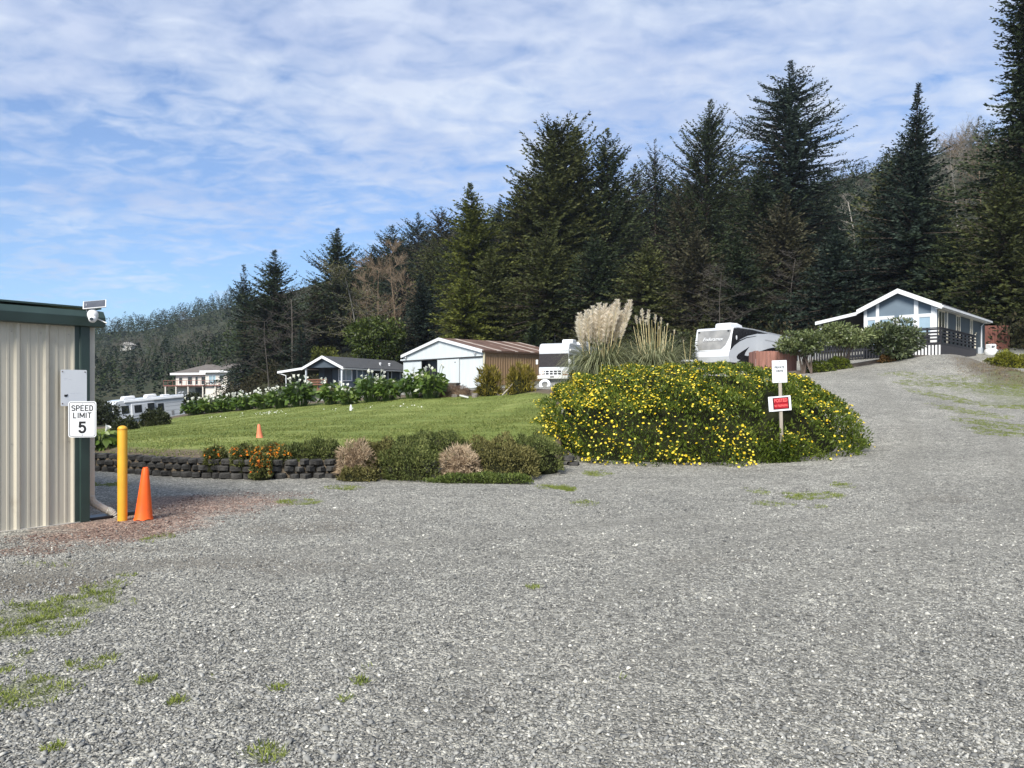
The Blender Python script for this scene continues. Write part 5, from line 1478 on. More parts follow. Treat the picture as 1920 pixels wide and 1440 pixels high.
tree('spruce_tree', 'compact blackish spruce behind the left end of the barn', 792, 508, 86, 5.0, 25, 'blue', nb=380, shape='fir', gap=.02, spray=.55, up0=-.2, up1=.8, k_=0.42)
tree('spruce_tree', 'small dark spruce right behind the roof of the blue porch cabin', 570, 602, 84, 2.7, 26, 'blue', nb=160, shape='fir', gap=.05, spray=.5)
tree('spruce_tree', 'drooping olive spruce below the green cedar, touching the barn roof', 915, 455, 84, 5.4, 27, 'olive', nb=330, shape='spruce', gap=.05, up0=-.4, droop=.35, k_=0.5)
tree('spruce_tree', 'bright mossy spruce at the right end of the barn roof', 868, 500, 80, 4.0, 28, 'bright', nb=280, shape='spruce', gap=.05, up0=-.4, droop=.35, k_=0.5)
tree('spruce_tree', 'dark layered spruce straight above the motorhome roof', 1020, 420, 84, 6.5, 29, 'olive', nb=330, shape='fir', gap=.1, up0=-.35, droop=.3, k_=0.6)
tree('spruce_tree', 'dark layered spruce right behind the pampas plumes', 1120, 430, 84, 6.5, 30, 'dark', nb=330, shape='fir', gap=.1, up0=-.35, droop=.3, k_=0.6)
tree('spruce_tree', 'olive spruce between the pampas grass and the trailer', 1215, 440, 82, 6, 31, 'olive', nb=310, shape='fir', gap=.12, up0=-.35, droop=.3, k_=0.6)
tree('spruce_tree', 'brownish sparse spruce left behind the trailer nose', 1305, 420, 80, 6, 32, 'brown', nb=260, shape='fir', gap=.25, up0=-.3, droop=.3, k_=0.6)
tree('spruce_tree', 'dusky sparse spruce directly above the trailer roof', 1385, 440, 78, 5.8, 33, 'dark', nb=270, shape='fir', gap=.2, up0=-.3, droop=.3, k_=0.6)
tree('spruce_tree', 'brown twiggy spruce above the rear of the trailer', 1475, 360, 82, 7, 34, 'brown', nb=320, shape='fir', gap=.25, up0=-.3, droop=.3, k_=0.6)
tree('spruce_tree', 'black green spruce left of the blue house gable', 1560, 420, 74, 5.8, 35, 'blue', nb=320, shape='fir', gap=.1, up0=-.3, droop=.3, k_=0.6)
tree('spruce_tree', 'dark drooping spruce right behind the blue house roof', 1790, 430, 66, 5.6, 36, 'dark', nb=310, shape='fir', gap=.1, up0=-.35, droop=.35, k_=0.6)
tree('spruce_tree', 'olive spruce behind the tall fence at the right edge', 1850, 470, 61, 4.4, 37, 'dark', nb=230, shape='fir', gap=.1, up0=-.35, droop=.35, k_=0.6)
tree('spruce_tree', 'mossy spruce in the corner beyond the huge redwood', 1935, 440, 58, 4.2, 38, 'olive', nb=230, shape='fir', gap=.1, up0=-.35, droop=.35, k_=0.6)

# dark trees filling the wood behind the front rows: nothing tells them apart
G_FILL = 'dark conifers filling the wood behind the front rows'
_fill = [(610, 560, 128), (665, 520, 135), (725, 500, 140), (760, 470, 135), (815, 440, 130), (860, 430, 125), (930, 430, 128), (1000, 390, 126), (1060, 360, 130), (1100, 330, 128),
         (1170, 350, 126), (1190, 300, 132), (1260, 330, 128), (1290, 300, 130), (1370, 270, 124), (1400, 320, 120), (1450, 340, 116), (1530, 350, 114), (1570, 390, 104), (1600, 440, 98),
         (1690, 380, 96), (1760, 350, 94), (540, 590, 122), (490, 600, 122), (1350, 500, 88), (1250, 520, 88), (1160, 520, 90), (1060, 520, 90), (960, 540, 90), (1430, 500, 84), (1520, 500, 80), (1640, 500, 76), (1590, 560, 72), (1460, 585, 72), (1330, 585, 74), (1220, 585, 76), (1100, 590, 78), (1000, 600, 80)]
for i, (px, ty, d) in enumerate(_fill):
    tree('fir_tree', 'dark conifer filling the shaded wood behind the front row of trees', px, ty, d, 6.8 if d > 90 else 4.8, 60 + i % 5, ('dark', 'brown', 'dark', 'blue', 'olive')[i % 5], group=G_FILL, nb=250, shape='fir', gap=.12, up0=-.2, droop=.25, k_=.55)

# ---------------------------------------------------------------- bare trees
def bare(seed, H, spread, levels=4, up=.5, n0=9, fine=1.0, r0=None):
    r = np.random.default_rng(seed)
    parts, tips = [], []
    def grow(p, d, L, rad_, lv):
        segs = 3 if lv else 2
        for i in range(segs):
            d = d + r.normal(0, .12, 3); d[2] += .04; d /= np.linalg.norm(d)
            q = p + d * L / segs
            r1 = rad_ * (.82 if i < segs - 1 else .6)
            parts.append(tube_np(p, q, rad_, r1, 5 if lv > 2 else 3))
            rad_ = r1; p = q
            if lv:
                for _ in range(1 if i == 0 else 2):
                    a = r.uniform(0, 6.28)
                    o = np.array([math.cos(a), math.sin(a), r.uniform(-.1, .7)])
                    nd = d * up + o * .75; nd /= np.linalg.norm(nd)
                    grow(p, nd, L * r.uniform(.5, .72), max(rad_ * .6, .012 * fine), lv - 1)
    p = np.zeros(3); d = np.array([0, 0, 1.0]); rr = r0 or H * .010
    for i in range(n0):
        d = d + r.normal(0, .05, 3); d[2] = 1; d /= np.linalg.norm(d)
        q = p + d * H / n0
        r1 = rr * .88
        parts.append(tube_np(p, q, rr, r1, 7)); rr = r1; p = q
        if i > n0 * .22:
            for _ in range(2):
                a = r.uniform(0, 6.28)
                o = np.array([math.cos(a), math.sin(a), r.uniform(.0, .6)]); o /= np.linalg.norm(o)
                grow(p, o, spread * (1.15 - .6 * i / n0) * r.uniform(.7, 1.1), max(rr * .45, .02 * fine), levels - 2)
    return join(parts)
def bare_tree(label, px, ty, d, spread, seed, m=None, by=None, leaf=None, **kw):
    x = (px - CX) / F * d
    g = gz(x, d) - .2 if by is None else CAMZ + (HY - by) / F * d
    h = CAMZ + (HY - ty) / F * d - g
    r = empty('bare_tree', (x, d, g), 0, label, 'bare tree', 'leafless trees in the wood')
    V, Fc = bare(seed, h * .93, spread, **kw)
    np_mesh('branches', V, Fc, m or bark_grey, r, smooth=True)
    if leaf:
        rr = np.random.default_rng(seed)
        k = rr.integers(0, len(V), leaf[1])
        k = k[V[k, 2] > h * .3]
        c = V[k] + rr.normal(0, .15, (len(k), 3))
        dV, dF = diamonds(c, rr.normal(0, 1, (len(k), 3)), .28, .12, rr)
        np_mesh('foliage', dV, dF, leaf[0], r, rr.random(len(k)))
twig_olive = leaf_mat('moss_leaf', (.035, .035, .012), (.085, .085, .03), (.15, .145, .06), .2, .6, .4)
bare_tree('bare grey tree with fine twigs in front of the second spruce', 548, 540, 92, 3.3, 1, mat('mid_twigs', (.12, .105, .09), .85, .3, 1.2, spec=.1), levels=4, up=.35)
bare_tree('bare grey tree leaning over the porch cabin roof from the left', 505, 590, 88, 3.0, 2, mat('dark_twigs', (.075, .065, .055), .85, .3, 1.2), levels=4, up=.3)
bare_tree('pale mossy tree with level limbs above the cabin roof', 668, 505, 86, 3.6, 3, levels=4, up=.2, leaf=(twig_olive, 2600))
bare_tree('bare tan tree with a broad fine crown left of the black spruce', 745, 468, 92, 3.4, 4, bark_tan, levels=5, up=.9, fine=1.1)
bare_tree('second bare tan tree close beside the broad crowned one', 712, 490, 93, 3.0, 5, bark_tan, levels=5, up=.9, fine=1.1)
bare_tree('bare whitish snag between the tallest fir and the spired fir', 1612, 335, 80, 2.0, 16, mat('pale_bark', (.26, .24, .21), .85, .2, 1.2, spec=.1), levels=4, up=.6)
bare_tree('bare grey brushy tree on the slope right of the spired fir', 1795, 270, 120, 5.0, 7, levels=5, up=.9, by=440)
bare_tree('bare brown brushy tree on the slope against the huge redwood', 1840, 255, 125, 5.5, 8, bark_tan, levels=5, up=.9, by=430)
bare_tree('dead twiggy tree in the dark hollow over the trailer', 1485, 470, 76, 2.4, 9, mat('dark_twigs', (.075, .065, .055), .85, .3, 1.2), levels=4, up=.2)
bare_tree('dead twiggy tree in the dark hollow left of the trailer', 1350, 500, 72, 2.6, 10, mat('dark_twigs', (.075, .065, .055), .85, .3, 1.2), levels=4, up=.2)

# leafy shrub tree behind the cabin
def leafy(name, label, px, ty, d, rx, ry, seed, m, cat='tree', n=5200, lf=.30, stem=True, base=None, group=None, flat=1.0, trunks=1, clump=26, parts=('crown', 'trunk')):
    x = (px - CX) / F * d
    g = gz(x, d) - .05 if base is None else base
    h = CAMZ + (HY - ty) / F * d - g
    r = empty(name, (x, d, g), 0, label, cat, group)
    rr = np.random.default_rng(seed)
    zc = h - ry
    k = clump
    a = rr.uniform(0, 6.28, k); cz = rr.uniform(-.85, .8, k); q = np.sqrt(np.maximum(0, 1 - cz ** 2)) * rr.uniform(.35, .8, k)
    cc = np.stack([np.cos(a) * q * rx, np.sin(a) * q * rx * flat, zc + cz * ry * .75], 1)
    cr = rr.uniform(.28, .45, k)
    i = rr.integers(0, k, n)
    v = rr.normal(size=(n, 3)); v /= np.linalg.norm(v, axis=1, keepdims=True)
    rad_ = rr.uniform(.55, 1.05, n) ** .6
    c = cc[i] + v * (cr[i] * rad_)[:, None] * np.array([rx, rx * flat, ry])
    dd = v + rr.normal(0, .55, (n, 3)); dd[:, 2] += .15
    V, Fc = diamonds(c, dd, lf * rr.uniform(.6, 1.25, n), lf * .42 * rr.uniform(.7, 1.2, n), rr)
    keep = np.repeat(c[:, 2] > .02, 4)
    np_mesh(parts[0], V, Fc, m, r, np.clip(rr.random(n) * .7 + .3 * rr.random(k)[i], 0, 1))
    if stem:
        ps = []
        for t in range(trunks):
            b = np.array([rr.normal(0, .10 * trunks), rr.normal(0, .08 * trunks), -.1])
            for j in rr.choice(k, min(k, 9 if trunks == 1 else 5), replace=False):
                mid = b * .5 + np.array([cc[j][0] * .25, cc[j][1] * .25, zc * .62])
                tk = 1 if trunks == 1 else .36
                ps += [tube_np(b, mid, (.035 * h + .012) * tk, .022 * h * tk, 6), tube_np(mid, cc[j], .022 * h * tk, .008 * h * tk, 5)]
        V, Fc = join(ps)
        np_mesh(parts[1], V, Fc, bark if trunks == 1 else mat('shrub_bark', (.11, .085, .07), .9, .3, 3, spec=.1), r, smooth=True)
    return r
leafy('leafy_tree', 'bright green leafy tree behind the roof ridge of the porch cabin', 705, 588, 82, 3.4, 2.9, 3, leaf_mat('holly_leaf', (.012, .022, .004), (.045, .068, .010), (.12, .15, .03), .2, .45, .4), n=6500, lf=.42)
leafy('leafy_tree', 'small yellow green leafy tree in the shade left of the leafy tree', 610, 650, 80, 1.6, 1.5, 4, GREENS['bright'], n=2200, lf=.34)

# undergrowth along the foot of the wood
def undergrowth():
    rr = np.random.default_rng(21)
    Cs, Ds, Ls, Ts = [], [], [], []
    for px in np.arange(430, 2050, 13):
        for _ in range(2):
            p = px + rr.uniform(-8, 8)
            d = np.interp(p, [430, 700, 1000, 1300, 1600, 1750, 2050], [98, 88, 80, 72, 66, 60, 54]) + rr.uniform(-3, 6)
            x = (p - CX) / F * d
            g = gz(x, d)
            n = 150
            hh = rr.uniform(1.2, 3.4)
            v = rr.normal(size=(n, 3)); v /= np.linalg.norm(v, axis=1, keepdims=True); v[:, 2] = np.abs(v[:, 2])
            Cs.append(np.array([x, d, g]) + v * np.array([1.4, 1.4, hh]) * rr.uniform(.5, 1, n)[:, None]); Ds.append(v + rr.normal(0, .6, (n, 3))); Ls.append(rr.uniform(.2, .5, n)); Ts.append(np.clip(rr.normal(rr.uniform(.2, .8), .15, n), 0, 1))
    C, D, Ln, T = map(np.concatenate, (Cs, Ds, Ls, Ts))
    V, Fc = diamonds(C, D, Ln, Ln * .45, rr)
    m = leaf_mat('undergrowth_leaf', (.010, .014, .005), (.030, .030, .014), (.060, .045, .026), .1, .7, .25, .1)
    tag(np_mesh('undergrowth', V, Fc, m, None, T), 'dark brush and brambles along the foot of the wood', 'undergrowth', kind='stuff')
undergrowth()

# the far wooded hills
def far_forest():
    rr = np.random.default_rng(31)
    Cs, Ds, Ls, Ws, Ts = [], [], [], [], []
    Cb, Db, Lb, Tb = [], [], [], []
    def put(px, d, h, kind):
        x = (px - CX) / F * d
        g = gz(x, d)
        if kind == 'c':
            n = 130 if d > 330 else 240
            t = rr.random(n) ** .8
            R = h * rr.uniform(.26, .44)
            a = rr.uniform(0, 6.28, n); q = R * (1 - t) ** .8 * rr.uniform(.35, 1.05, n)
            c = np.stack([x + np.cos(a) * q, d + np.sin(a) * q, g + h * (.04 + .96 * t)], 1)
            Cs.append(c); Ds.append(np.stack([np.cos(a), np.sin(a), rr.normal(.1 + .5 * t, .35, n)], 1))
            l = h * .10 * (1.15 - .75 * t) * rr.uniform(.6, 1.3, n); Ls.append(l); Ws.append(l * .55); Ts.append(np.clip(rr.normal(rr.uniform(.0, .95), .14, n), 0, 1))
        else:
            n = 260
            v = rr.normal(size=(n, 3)); v /= np.linalg.norm(v, axis=1, keepdims=True)
            c = np.array([x, d, g + h * .58]) + v * np.array([h * .36, h * .36, h * .42]) * (rr.random(n) ** .5)[:, None]
            Cb.append(c); Db.append(v + np.array([0, 0, .7]) + rr.normal(0, .3, (n, 3))); Lb.append(h * rr.uniform(.10, .22, n)); Tb.append(np.clip(rr.normal(rr.uniform(.3, .7), .15, n), 0, 1))
    for d in np.concatenate([np.linspace(170, 420, 13), np.linspace(440, 640, 12)]):
        w = 620 / d * 15
        for px in np.arange(-420, 470, w):
            p = px + rr.uniform(-w, w) * .6
            k = 'b' if (rr.random() < (.30 if d < 420 else .08)) else 'c'
            put(p, d + rr.uniform(-9, 9), rr.uniform(8, 13.5) * (1.15 if k == 'c' else .8) * (1.0 if d > 450 else .85), k)
    for d in np.linspace(150, 285, 9):
        w = 300 / d * 22
        for px in np.arange(1480, 2080, w):
            p = px + rr.uniform(-w, w) * .6
            k = 'b' if rr.random() < (.45 if p > 1770 else .3) and d < 260 else 'c'
            put(p, d + rr.uniform(-7, 7), rr.uniform(6, 11) * (1.1 if k == 'c' else .75), k)
    for d in np.linspace(190, 330, 7):
        w = 300 / d * 34
        for px in np.arange(470, 1480, w):
            put(px + rr.uniform(-w, w) * .6, d + rr.uniform(-9, 9), rr.uniform(9, 15), 'c')
    C, D, Ln, Wd, T = map(np.concatenate, (Cs, Ds, Ls, Ws, Ts))
    V, Fc = diamonds(C, D, Ln, Wd, rr)
    m = leaf_mat('far_needles', (.008, .014, .009), (.024, .040, .018), (.060, .078, .028), .1, .7, .01, .1)
    tag(np_mesh('conifer_forest', V, Fc, m, None, T), 'far off conifer wood covering the hills behind everything', 'forest', kind='stuff')
    C, D, Ln, T = map(np.concatenate, (Cb, Db, Lb, Tb))
    V, Fc = diamonds(C, D, Ln, Ln * .09, rr)
    m = leaf_mat('far_twigs', (.04, .036, .028), (.095, .085, .068), (.17, .155, .125), .1, .8, .02, .1)
    tag(np_mesh('bare_woodland', V, Fc, m, None, T), 'grey brown leafless woodland among the conifers on the far hills', 'woodland', kind='stuff')
far_forest()
def far_cabin():
    p = P(236, 655, 420)
    r = empty('hill_house', p, 0, 'tiny pale house among the trees on the far left hill', 'house')
    MB().box(-3.2, 3.2, 0, 5, -8, 2.6).build('wall', off_white, r)
    MB().prism([(-3.8, 2.5), (3.8, 2.5), (0, 4.2)], -.5, 5.5, 'y').build('roof', mat('pale_roof', (.5, .48, .45), .7, .1, 1), r)
    window(r, FRONT, -2, -.5, .6, 2.0, white_paint, glass_dark, .15, .05)
far_cabin()
# ---------------------------------------------------------------- garden plants
def dome(r, n, rx, ry, h, p=2.4, q=.5, zmin=.02, shell=(.80, 1.03), bump=.10, pl=2.0):
    """points and outward normals on a bumpy mound"""
    a = r.uniform(0, 6.283, n); t = np.sqrt(r.random(n))
    # spread evenly over the skin: mix of top (by area) and flanks (by height)
    fl = r.random(n) < .55
    t = np.where(fl, 1 - (1 - np.sqrt(r.random(n))) * .35, t)
    zt = (np.maximum(0, 1 - t ** p)) ** q
    sq = 1 / (np.abs(np.cos(a)) ** pl + np.abs(np.sin(a)) ** pl) ** (1 / pl)
    x, y, z = np.cos(a) * sq * t * rx, np.sin(a) * sq * t * ry, zt * h
    drop = np.where(fl, r.random(n), 1)
    z = np.where(fl & (t > .9), z * drop, z)
    nrm = np.stack([np.cos(a) * t ** (p - 1) / rx, np.sin(a) * t ** (p - 1) / ry, np.maximum(zt, .12) / h], 1)
    nrm /= np.linalg.norm(nrm, axis=1, keepdims=True)
    s = r.uniform(*shell, n) ** .7
    b = 1 + bump * (np.sin(x * 5.1 / min(rx, 1.5) + 1) * np.sin(y * 4.3 / min(rx, 1.5)) + .6 * np.sin(x * 11 / min(rx, 1.5) + z * 9))
    pos = np.stack([x * s * b, y * s * b, np.maximum(z * s * b, zmin)], 1)
    return pos, nrm
def core(mb_name, rx, ry, h, m, parent, p=2.4, q=.5, s=.82, n=28, k=9, pl=2.0):  # closed shell added inside the leaves so nothing shows through
    V, Fc = [], []
    for i in range(k + 1):
        t = 1 - i / k
        t = t ** .6
        z = max(0, 1 - t ** p) ** q * h * s
        for j in range(n):
            a = 2 * math.pi * j / n
            sq = 1 / (abs(math.cos(a)) ** pl + abs(math.sin(a)) ** pl) ** (1 / pl)
            V.append((math.cos(a) * sq * t * rx * s, math.sin(a) * sq * t * ry * s, z - (.12 if i == 0 else 0)))
    for i in range(k):
        for j in range(n):
            Fc.append((i * n + j, i * n + (j + 1) % n, (i + 1) * n + (j + 1) % n, (i + 1) * n + j))
    return np_mesh(mb_name, V, Fc, m, parent, smooth=True)
core_m = mat('dark_core', (.018, .020, .010), .9, .4, 4, spec=.05)  # dark filler shell inside the bushes, added to block the view through
core_tan = mat('tan_core', (.12, .085, .055), .9, .4, 6, spec=.05)
def petals(c, nrm, rad_, r, k=5, cup=.25):
    """open flowers: k petals round each centre"""
    n = len(c)
    u = np.cross(nrm, r.normal(size=(n, 3))); u /= np.linalg.norm(u, axis=1, keepdims=True)
    w = np.cross(nrm, u)
    Cs, Ds, Ls = [], [], []
    for j in range(k):
        a = 2 * np.pi * j / k
        d = np.cos(a) * u + np.sin(a) * w + nrm * cup
        Cs.append(c); Ds.append(d); Ls.append(rad_)
    C, D, Ln = np.concatenate(Cs), np.concatenate(Ds), np.concatenate(Ls)
    d = D / np.linalg.norm(D, axis=1, keepdims=True)
    s = np.cross(d, np.concatenate([nrm] * k)); s /= np.maximum(np.linalg.norm(s, axis=1, keepdims=True), 1e-6)
    L1 = Ln[:, None]
    V = np.stack([C, C + d * L1 * .6 + s * L1 * .36, C + d * L1, C + d * L1 * .6 - s * L1 * .36], 1).reshape(-1, 3)
    return V, np.arange(4 * len(C)).reshape(-1, 4)

yellow = leaf_mat('yellow_petal', (.58, .40, .010), (.76, .58, .025), (.84, .73, .12), .25, .55, 2.0)
def yellow_bush():
    r = np.random.default_rng(41)
    cx, cy = 4.52, 19.35
    rx, ry, h = 3.78, 3.74, 1.90
    root = empty('yellow_daisy_bush', (cx, cy, 0), 0, 'large rounded green bush covered with small yellow flowers', 'bush')
    def place(pos):
        gx, gy = pos[:, 0] + cx, pos[:, 1] + cy
        g = hg(gx, gy)
        # right flank trails low towards the drive
        pos = pos.copy()
        f = np.clip((pos[:, 0] - 1.9) / 2.0, 0, 1)
        pos[:, 2] *= 1 - .16 * f
        pos[:, 2] += np.maximum(g, 0) * .75
        return pos
    n = 62000
    P_, Nn = dome(r, n, rx, ry, h, 3.7, .47, bump=.055, shell=(.95, 1.02), pl=3.0)
    P_ = place(P_)
    k = P_[:, 1] < 1.9
    q = 1500                                          # shoots crowding round the foot of the sign post
    px_ = np.stack([1.2 + r.normal(0, .22, q), -3.60 + r.normal(0, .06, q), r.uniform(.02, .72, q) * r.random(q) ** .4], 1)
    P_ = np.concatenate([P_[k], px_]); Nn = np.concatenate([Nn[k], np.tile([0, -.8, .5], (q, 1))]); k = np.ones(len(P_), bool)
    P_, Nn = P_[k], Nn[k]; P_, Nn = (lambda kk: (P_[kk], Nn[kk]))(~((np.abs(P_[:, 0] - 1.17) < .30) & (P_[:, 1] < -3.12) & (P_[:, 2] > .95)))
    n = len(P_)
    D = Nn * .8 + r.normal(0, .6, (n, 3)); D[:, 2] += .35
    V, Fc = diamonds(P_, D, .085 * r.uniform(.6, 1.4, n), .034 * r.uniform(.6, 1.3, n), r)
    clump = .5 + .5 * np.sin(P_[:, 0] * 3.1 + P_[:, 2] * 4) * np.sin(P_[:, 2] * 3.3 - P_[:, 0] * 1.7 + P_[:, 1])
    np_mesh('foliage', V, Fc, leaf_mat('daisy_leaf', (.020, .036, .006), (.080, .118, .013), (.19, .225, .034), .2, .5, .6, .3), root, np.clip(r.random(n) * .62 + .3 * clump, 0, 1))
    c = core('stems', rx, ry, h, core_m, root, 3.7, .47, .88, 44, 12, 3.0)  # added dark inner shell, no modelled stems
    co = np.empty(len(c.data.vertices) * 3, np.float32); c.data.vertices.foreach_get('co', co)
    co = place(co.reshape(-1, 3).astype(float)); c.data.vertices.foreach_set('co', co.astype(np.float32).ravel())
    m = 15500
    P_, Nn = dome(r, m, rx, ry, h, 3.7, .47, bump=.055, shell=(.995, 1.04), pl=3.0)
    P_ = place(P_)
    dens = .30 + .45 * np.clip(-(P_[:, 0]) / 3.5, 0, 1) + .35 * (P_[:, 2] > 1.8) + .40 * np.clip(np.sin(P_[:, 0] * 2.3 + 1) * np.sin(P_[:, 2] * 3.1 + P_[:, 0]) + np.sin(P_[:, 0] * 5.0 + P_[:, 2] * 2), -.5, 1)
    k = (r.random(m) < dens * .86) & (P_[:, 1] < 1.6) & ~((np.abs(P_[:, 0] - 1.17) < .36) & (P_[:, 1] < -3.1) & (P_[:, 2] > .75))
    P_, Nn = P_[k], Nn[k]; m = len(P_)
    Nf = Nn * .7 + r.normal(0, .35, (m, 3)) + np.array([0, -.15, .45]); Nf /= np.linalg.norm(Nf, axis=1, keepdims=True)
    V, Fc = petals(P_ + Nn * .02, Nf, r.uniform(.015, .036, m), r, 6, .22)
    np_mesh('blossoms', V, Fc, yellow, root, np.tile(r.random(m), 6))
yellow_bush()

def mound(name, label, px, d, rx, ry, h, n, lf, m, seed, zb=None, wd=.4, cat='shrub', up=.35, stems=None, fl=None, group=None, p=2.4, rnd=.6, wob_=.16):
    r = np.random.default_rng(seed)
    x = (px - CX) / F * d
    z = gz(x, d) if zb is None else zb
    root = empty(name, (x, d, z), 0, label, cat, group)
    Pp, Nn = dome(r, n, rx, ry, h, p, .5, bump=wob_)
    D = Nn * .8 + r.normal(0, rnd, (n, 3)); D[:, 2] += up
    V, Fc = diamonds(Pp, D, lf * r.uniform(.6, 1.4, n), lf * wd * r.uniform(.6, 1.3, n), r)
    np_mesh('foliage', V, Fc, m, root, np.clip(r.random(n) * .75 + .25 * np.sin(Pp[:, 0] * 9) ** 2, 0, 1))
    core('stems', rx, ry, h, stems or core_m, root, p, s=.80)  # added filler shell under the leaves, no modelled stems
    if fl:
        fm, k, rr_, zmin, pk = fl
        Pp, Nn = dome(r, k, rx, ry, h, p, .5, bump=wob_, shell=(1.0, 1.06))
        q = Pp[:, 2] > zmin * h
        q &= (np.sin(Pp[:, 0] * 7 / rx + seed) + r.normal(0, .5, k) > -.1)
        Pp, Nn = Pp[q], Nn[q]
        Nf = Nn + np.array([0, -.2, .5]); Nf /= np.linalg.norm(Nf, axis=1, keepdims=True)
        V, Fc = petals(Pp, Nf, r.uniform(.7, 1.2, len(Pp)) * rr_, r, pk)
        np_mesh('blossoms', V, Fc, fm, root, np.tile(r.random(len(Pp)), pk))
    return root
heath = leaf_mat('heather_leaf', (0.027, 0.038, 0.012), (0.083, 0.105, 0.030), (0.188, 0.203, 0.068), .15, .65, 1.2, .15)
heath2 = leaf_mat('heather_leaf_olive', (0.038, 0.038, 0.013), (0.116, 0.110, 0.036), (0.232, 0.210, 0.080), .15, .65, 1.2, .15)
tanh = leaf_mat('dead_heather', (.14, .095, .058), (.38, .285, .19), (.58, .47, .33), .1, .75, 1.5, .1)
G1 = 'low mounds along the block wall'
mound('heather_mound', 'low green mound on the wall just right of the orange flowers', 598, 14.45, .62, .46, .42, 5600, .055, heath, 1, .22, group=G1)
mound('heather_mound', 'olive mound spilling over the wall behind the first tan patch', 708, 14.2, .70, .66, .60, 9000, .055, heath2, 2, .02, group=G1)
mound('dead_mound', 'first dry tan patch of dead heather, left of the two', 668, 13.74, .34, .30, .55, 3000, .10, tanh, 3, .10, wd=.10, stems=core_tan, group=G1, up=.1)
mound('heather_mound', 'fresh green mound between the two tan patches', 775, 14.0, .68, .68, .60, 9200, .055, heath, 4, .0, group=G1)
mound('heather_mound', 'dark green mound on the lawn edge above the two tan patches', 815, 14.9, .85, .6, .48, 6200, .055, heath, 5, .30, group=G1)
mound('dead_mound', 'second dry tan patch of dead heather, nearer the yellow bush', 862, 13.70, .36, .30, .48, 3200, .11, tanh, 6, .06, wd=.10, stems=core_tan, group=G1, up=.1)
mound('heather_mound', 'wide olive mound between the second tan patch and the yellow bush', 930, 14.3, .86, .80, .66, 10800, .055, heath2, 7, .02, group=G1)
mound('heather_mound', 'green mound touching the left foot of the yellow bush', 1000, 15.0, .62, .55, .66, 5800, .055, heath, 8, .05, group=G1)
mound('ground_cover', 'flat bright green ground cover creeping onto the gravel below the mounds', 905, 13.15, .98, .22, .15, 4200, .05, leaf_mat('cover_leaf', (0.028, 0.045, 0.010), (0.084, 0.119, 0.024), (0.182, 0.217, 0.056), .2, .6, 1.5), 9, .0, group=G1)
mound('heather_mound', 'small spill of olive foliage at the foot of the wall below the first tan patch', 672, 13.45, .36, .2, .24, 2000, .05, heath2, 10, .0, group=G1)
orange = leaf_mat('orange_petal', (.55, .10, .005), (.75, .22, .01), (.82, .36, .03), .25, .55, 3)
G2 = 'orange flowering clumps on the block wall'
fo = leaf_mat('daisy_foliage', (0.031, 0.039, 0.011), (0.087, 0.101, 0.025), (0.182, 0.189, 0.063), .2, .6, 1.2)
mound('orange_daisy', 'smallest orange flowered clump, leftmost on the block wall', 405, 14.15, .22, .22, .32, 1500, .06, fo, 11, .22, fl=(orange, 110, .024, .4, 5), group=G2, cat='flower clump')
mound('orange_daisy', 'orange flowered clump in the middle of the three on top of the wall', 458, 14.0, .27, .25, .34, 1900, .06, fo, 12, .23, fl=(orange, 280, .024, .55, 5), group=G2, cat='flower clump')
mound('orange_daisy', 'widest orange flowered clump right of the small lawn cone', 514, 14.05, .38, .28, .36, 2600, .06, fo, 13, .23, fl=(orange, 700, .026, .45, 5), group=G2, cat='flower clump')
mound('orange_daisy', 'orange flowered clump hanging down over the face of the wall', 490, 13.62, .20, .18, .42, 1700, .06, fo, 14, .03, fl=(orange, 340, .024, .2, 5), group=G2, cat='flower clump')

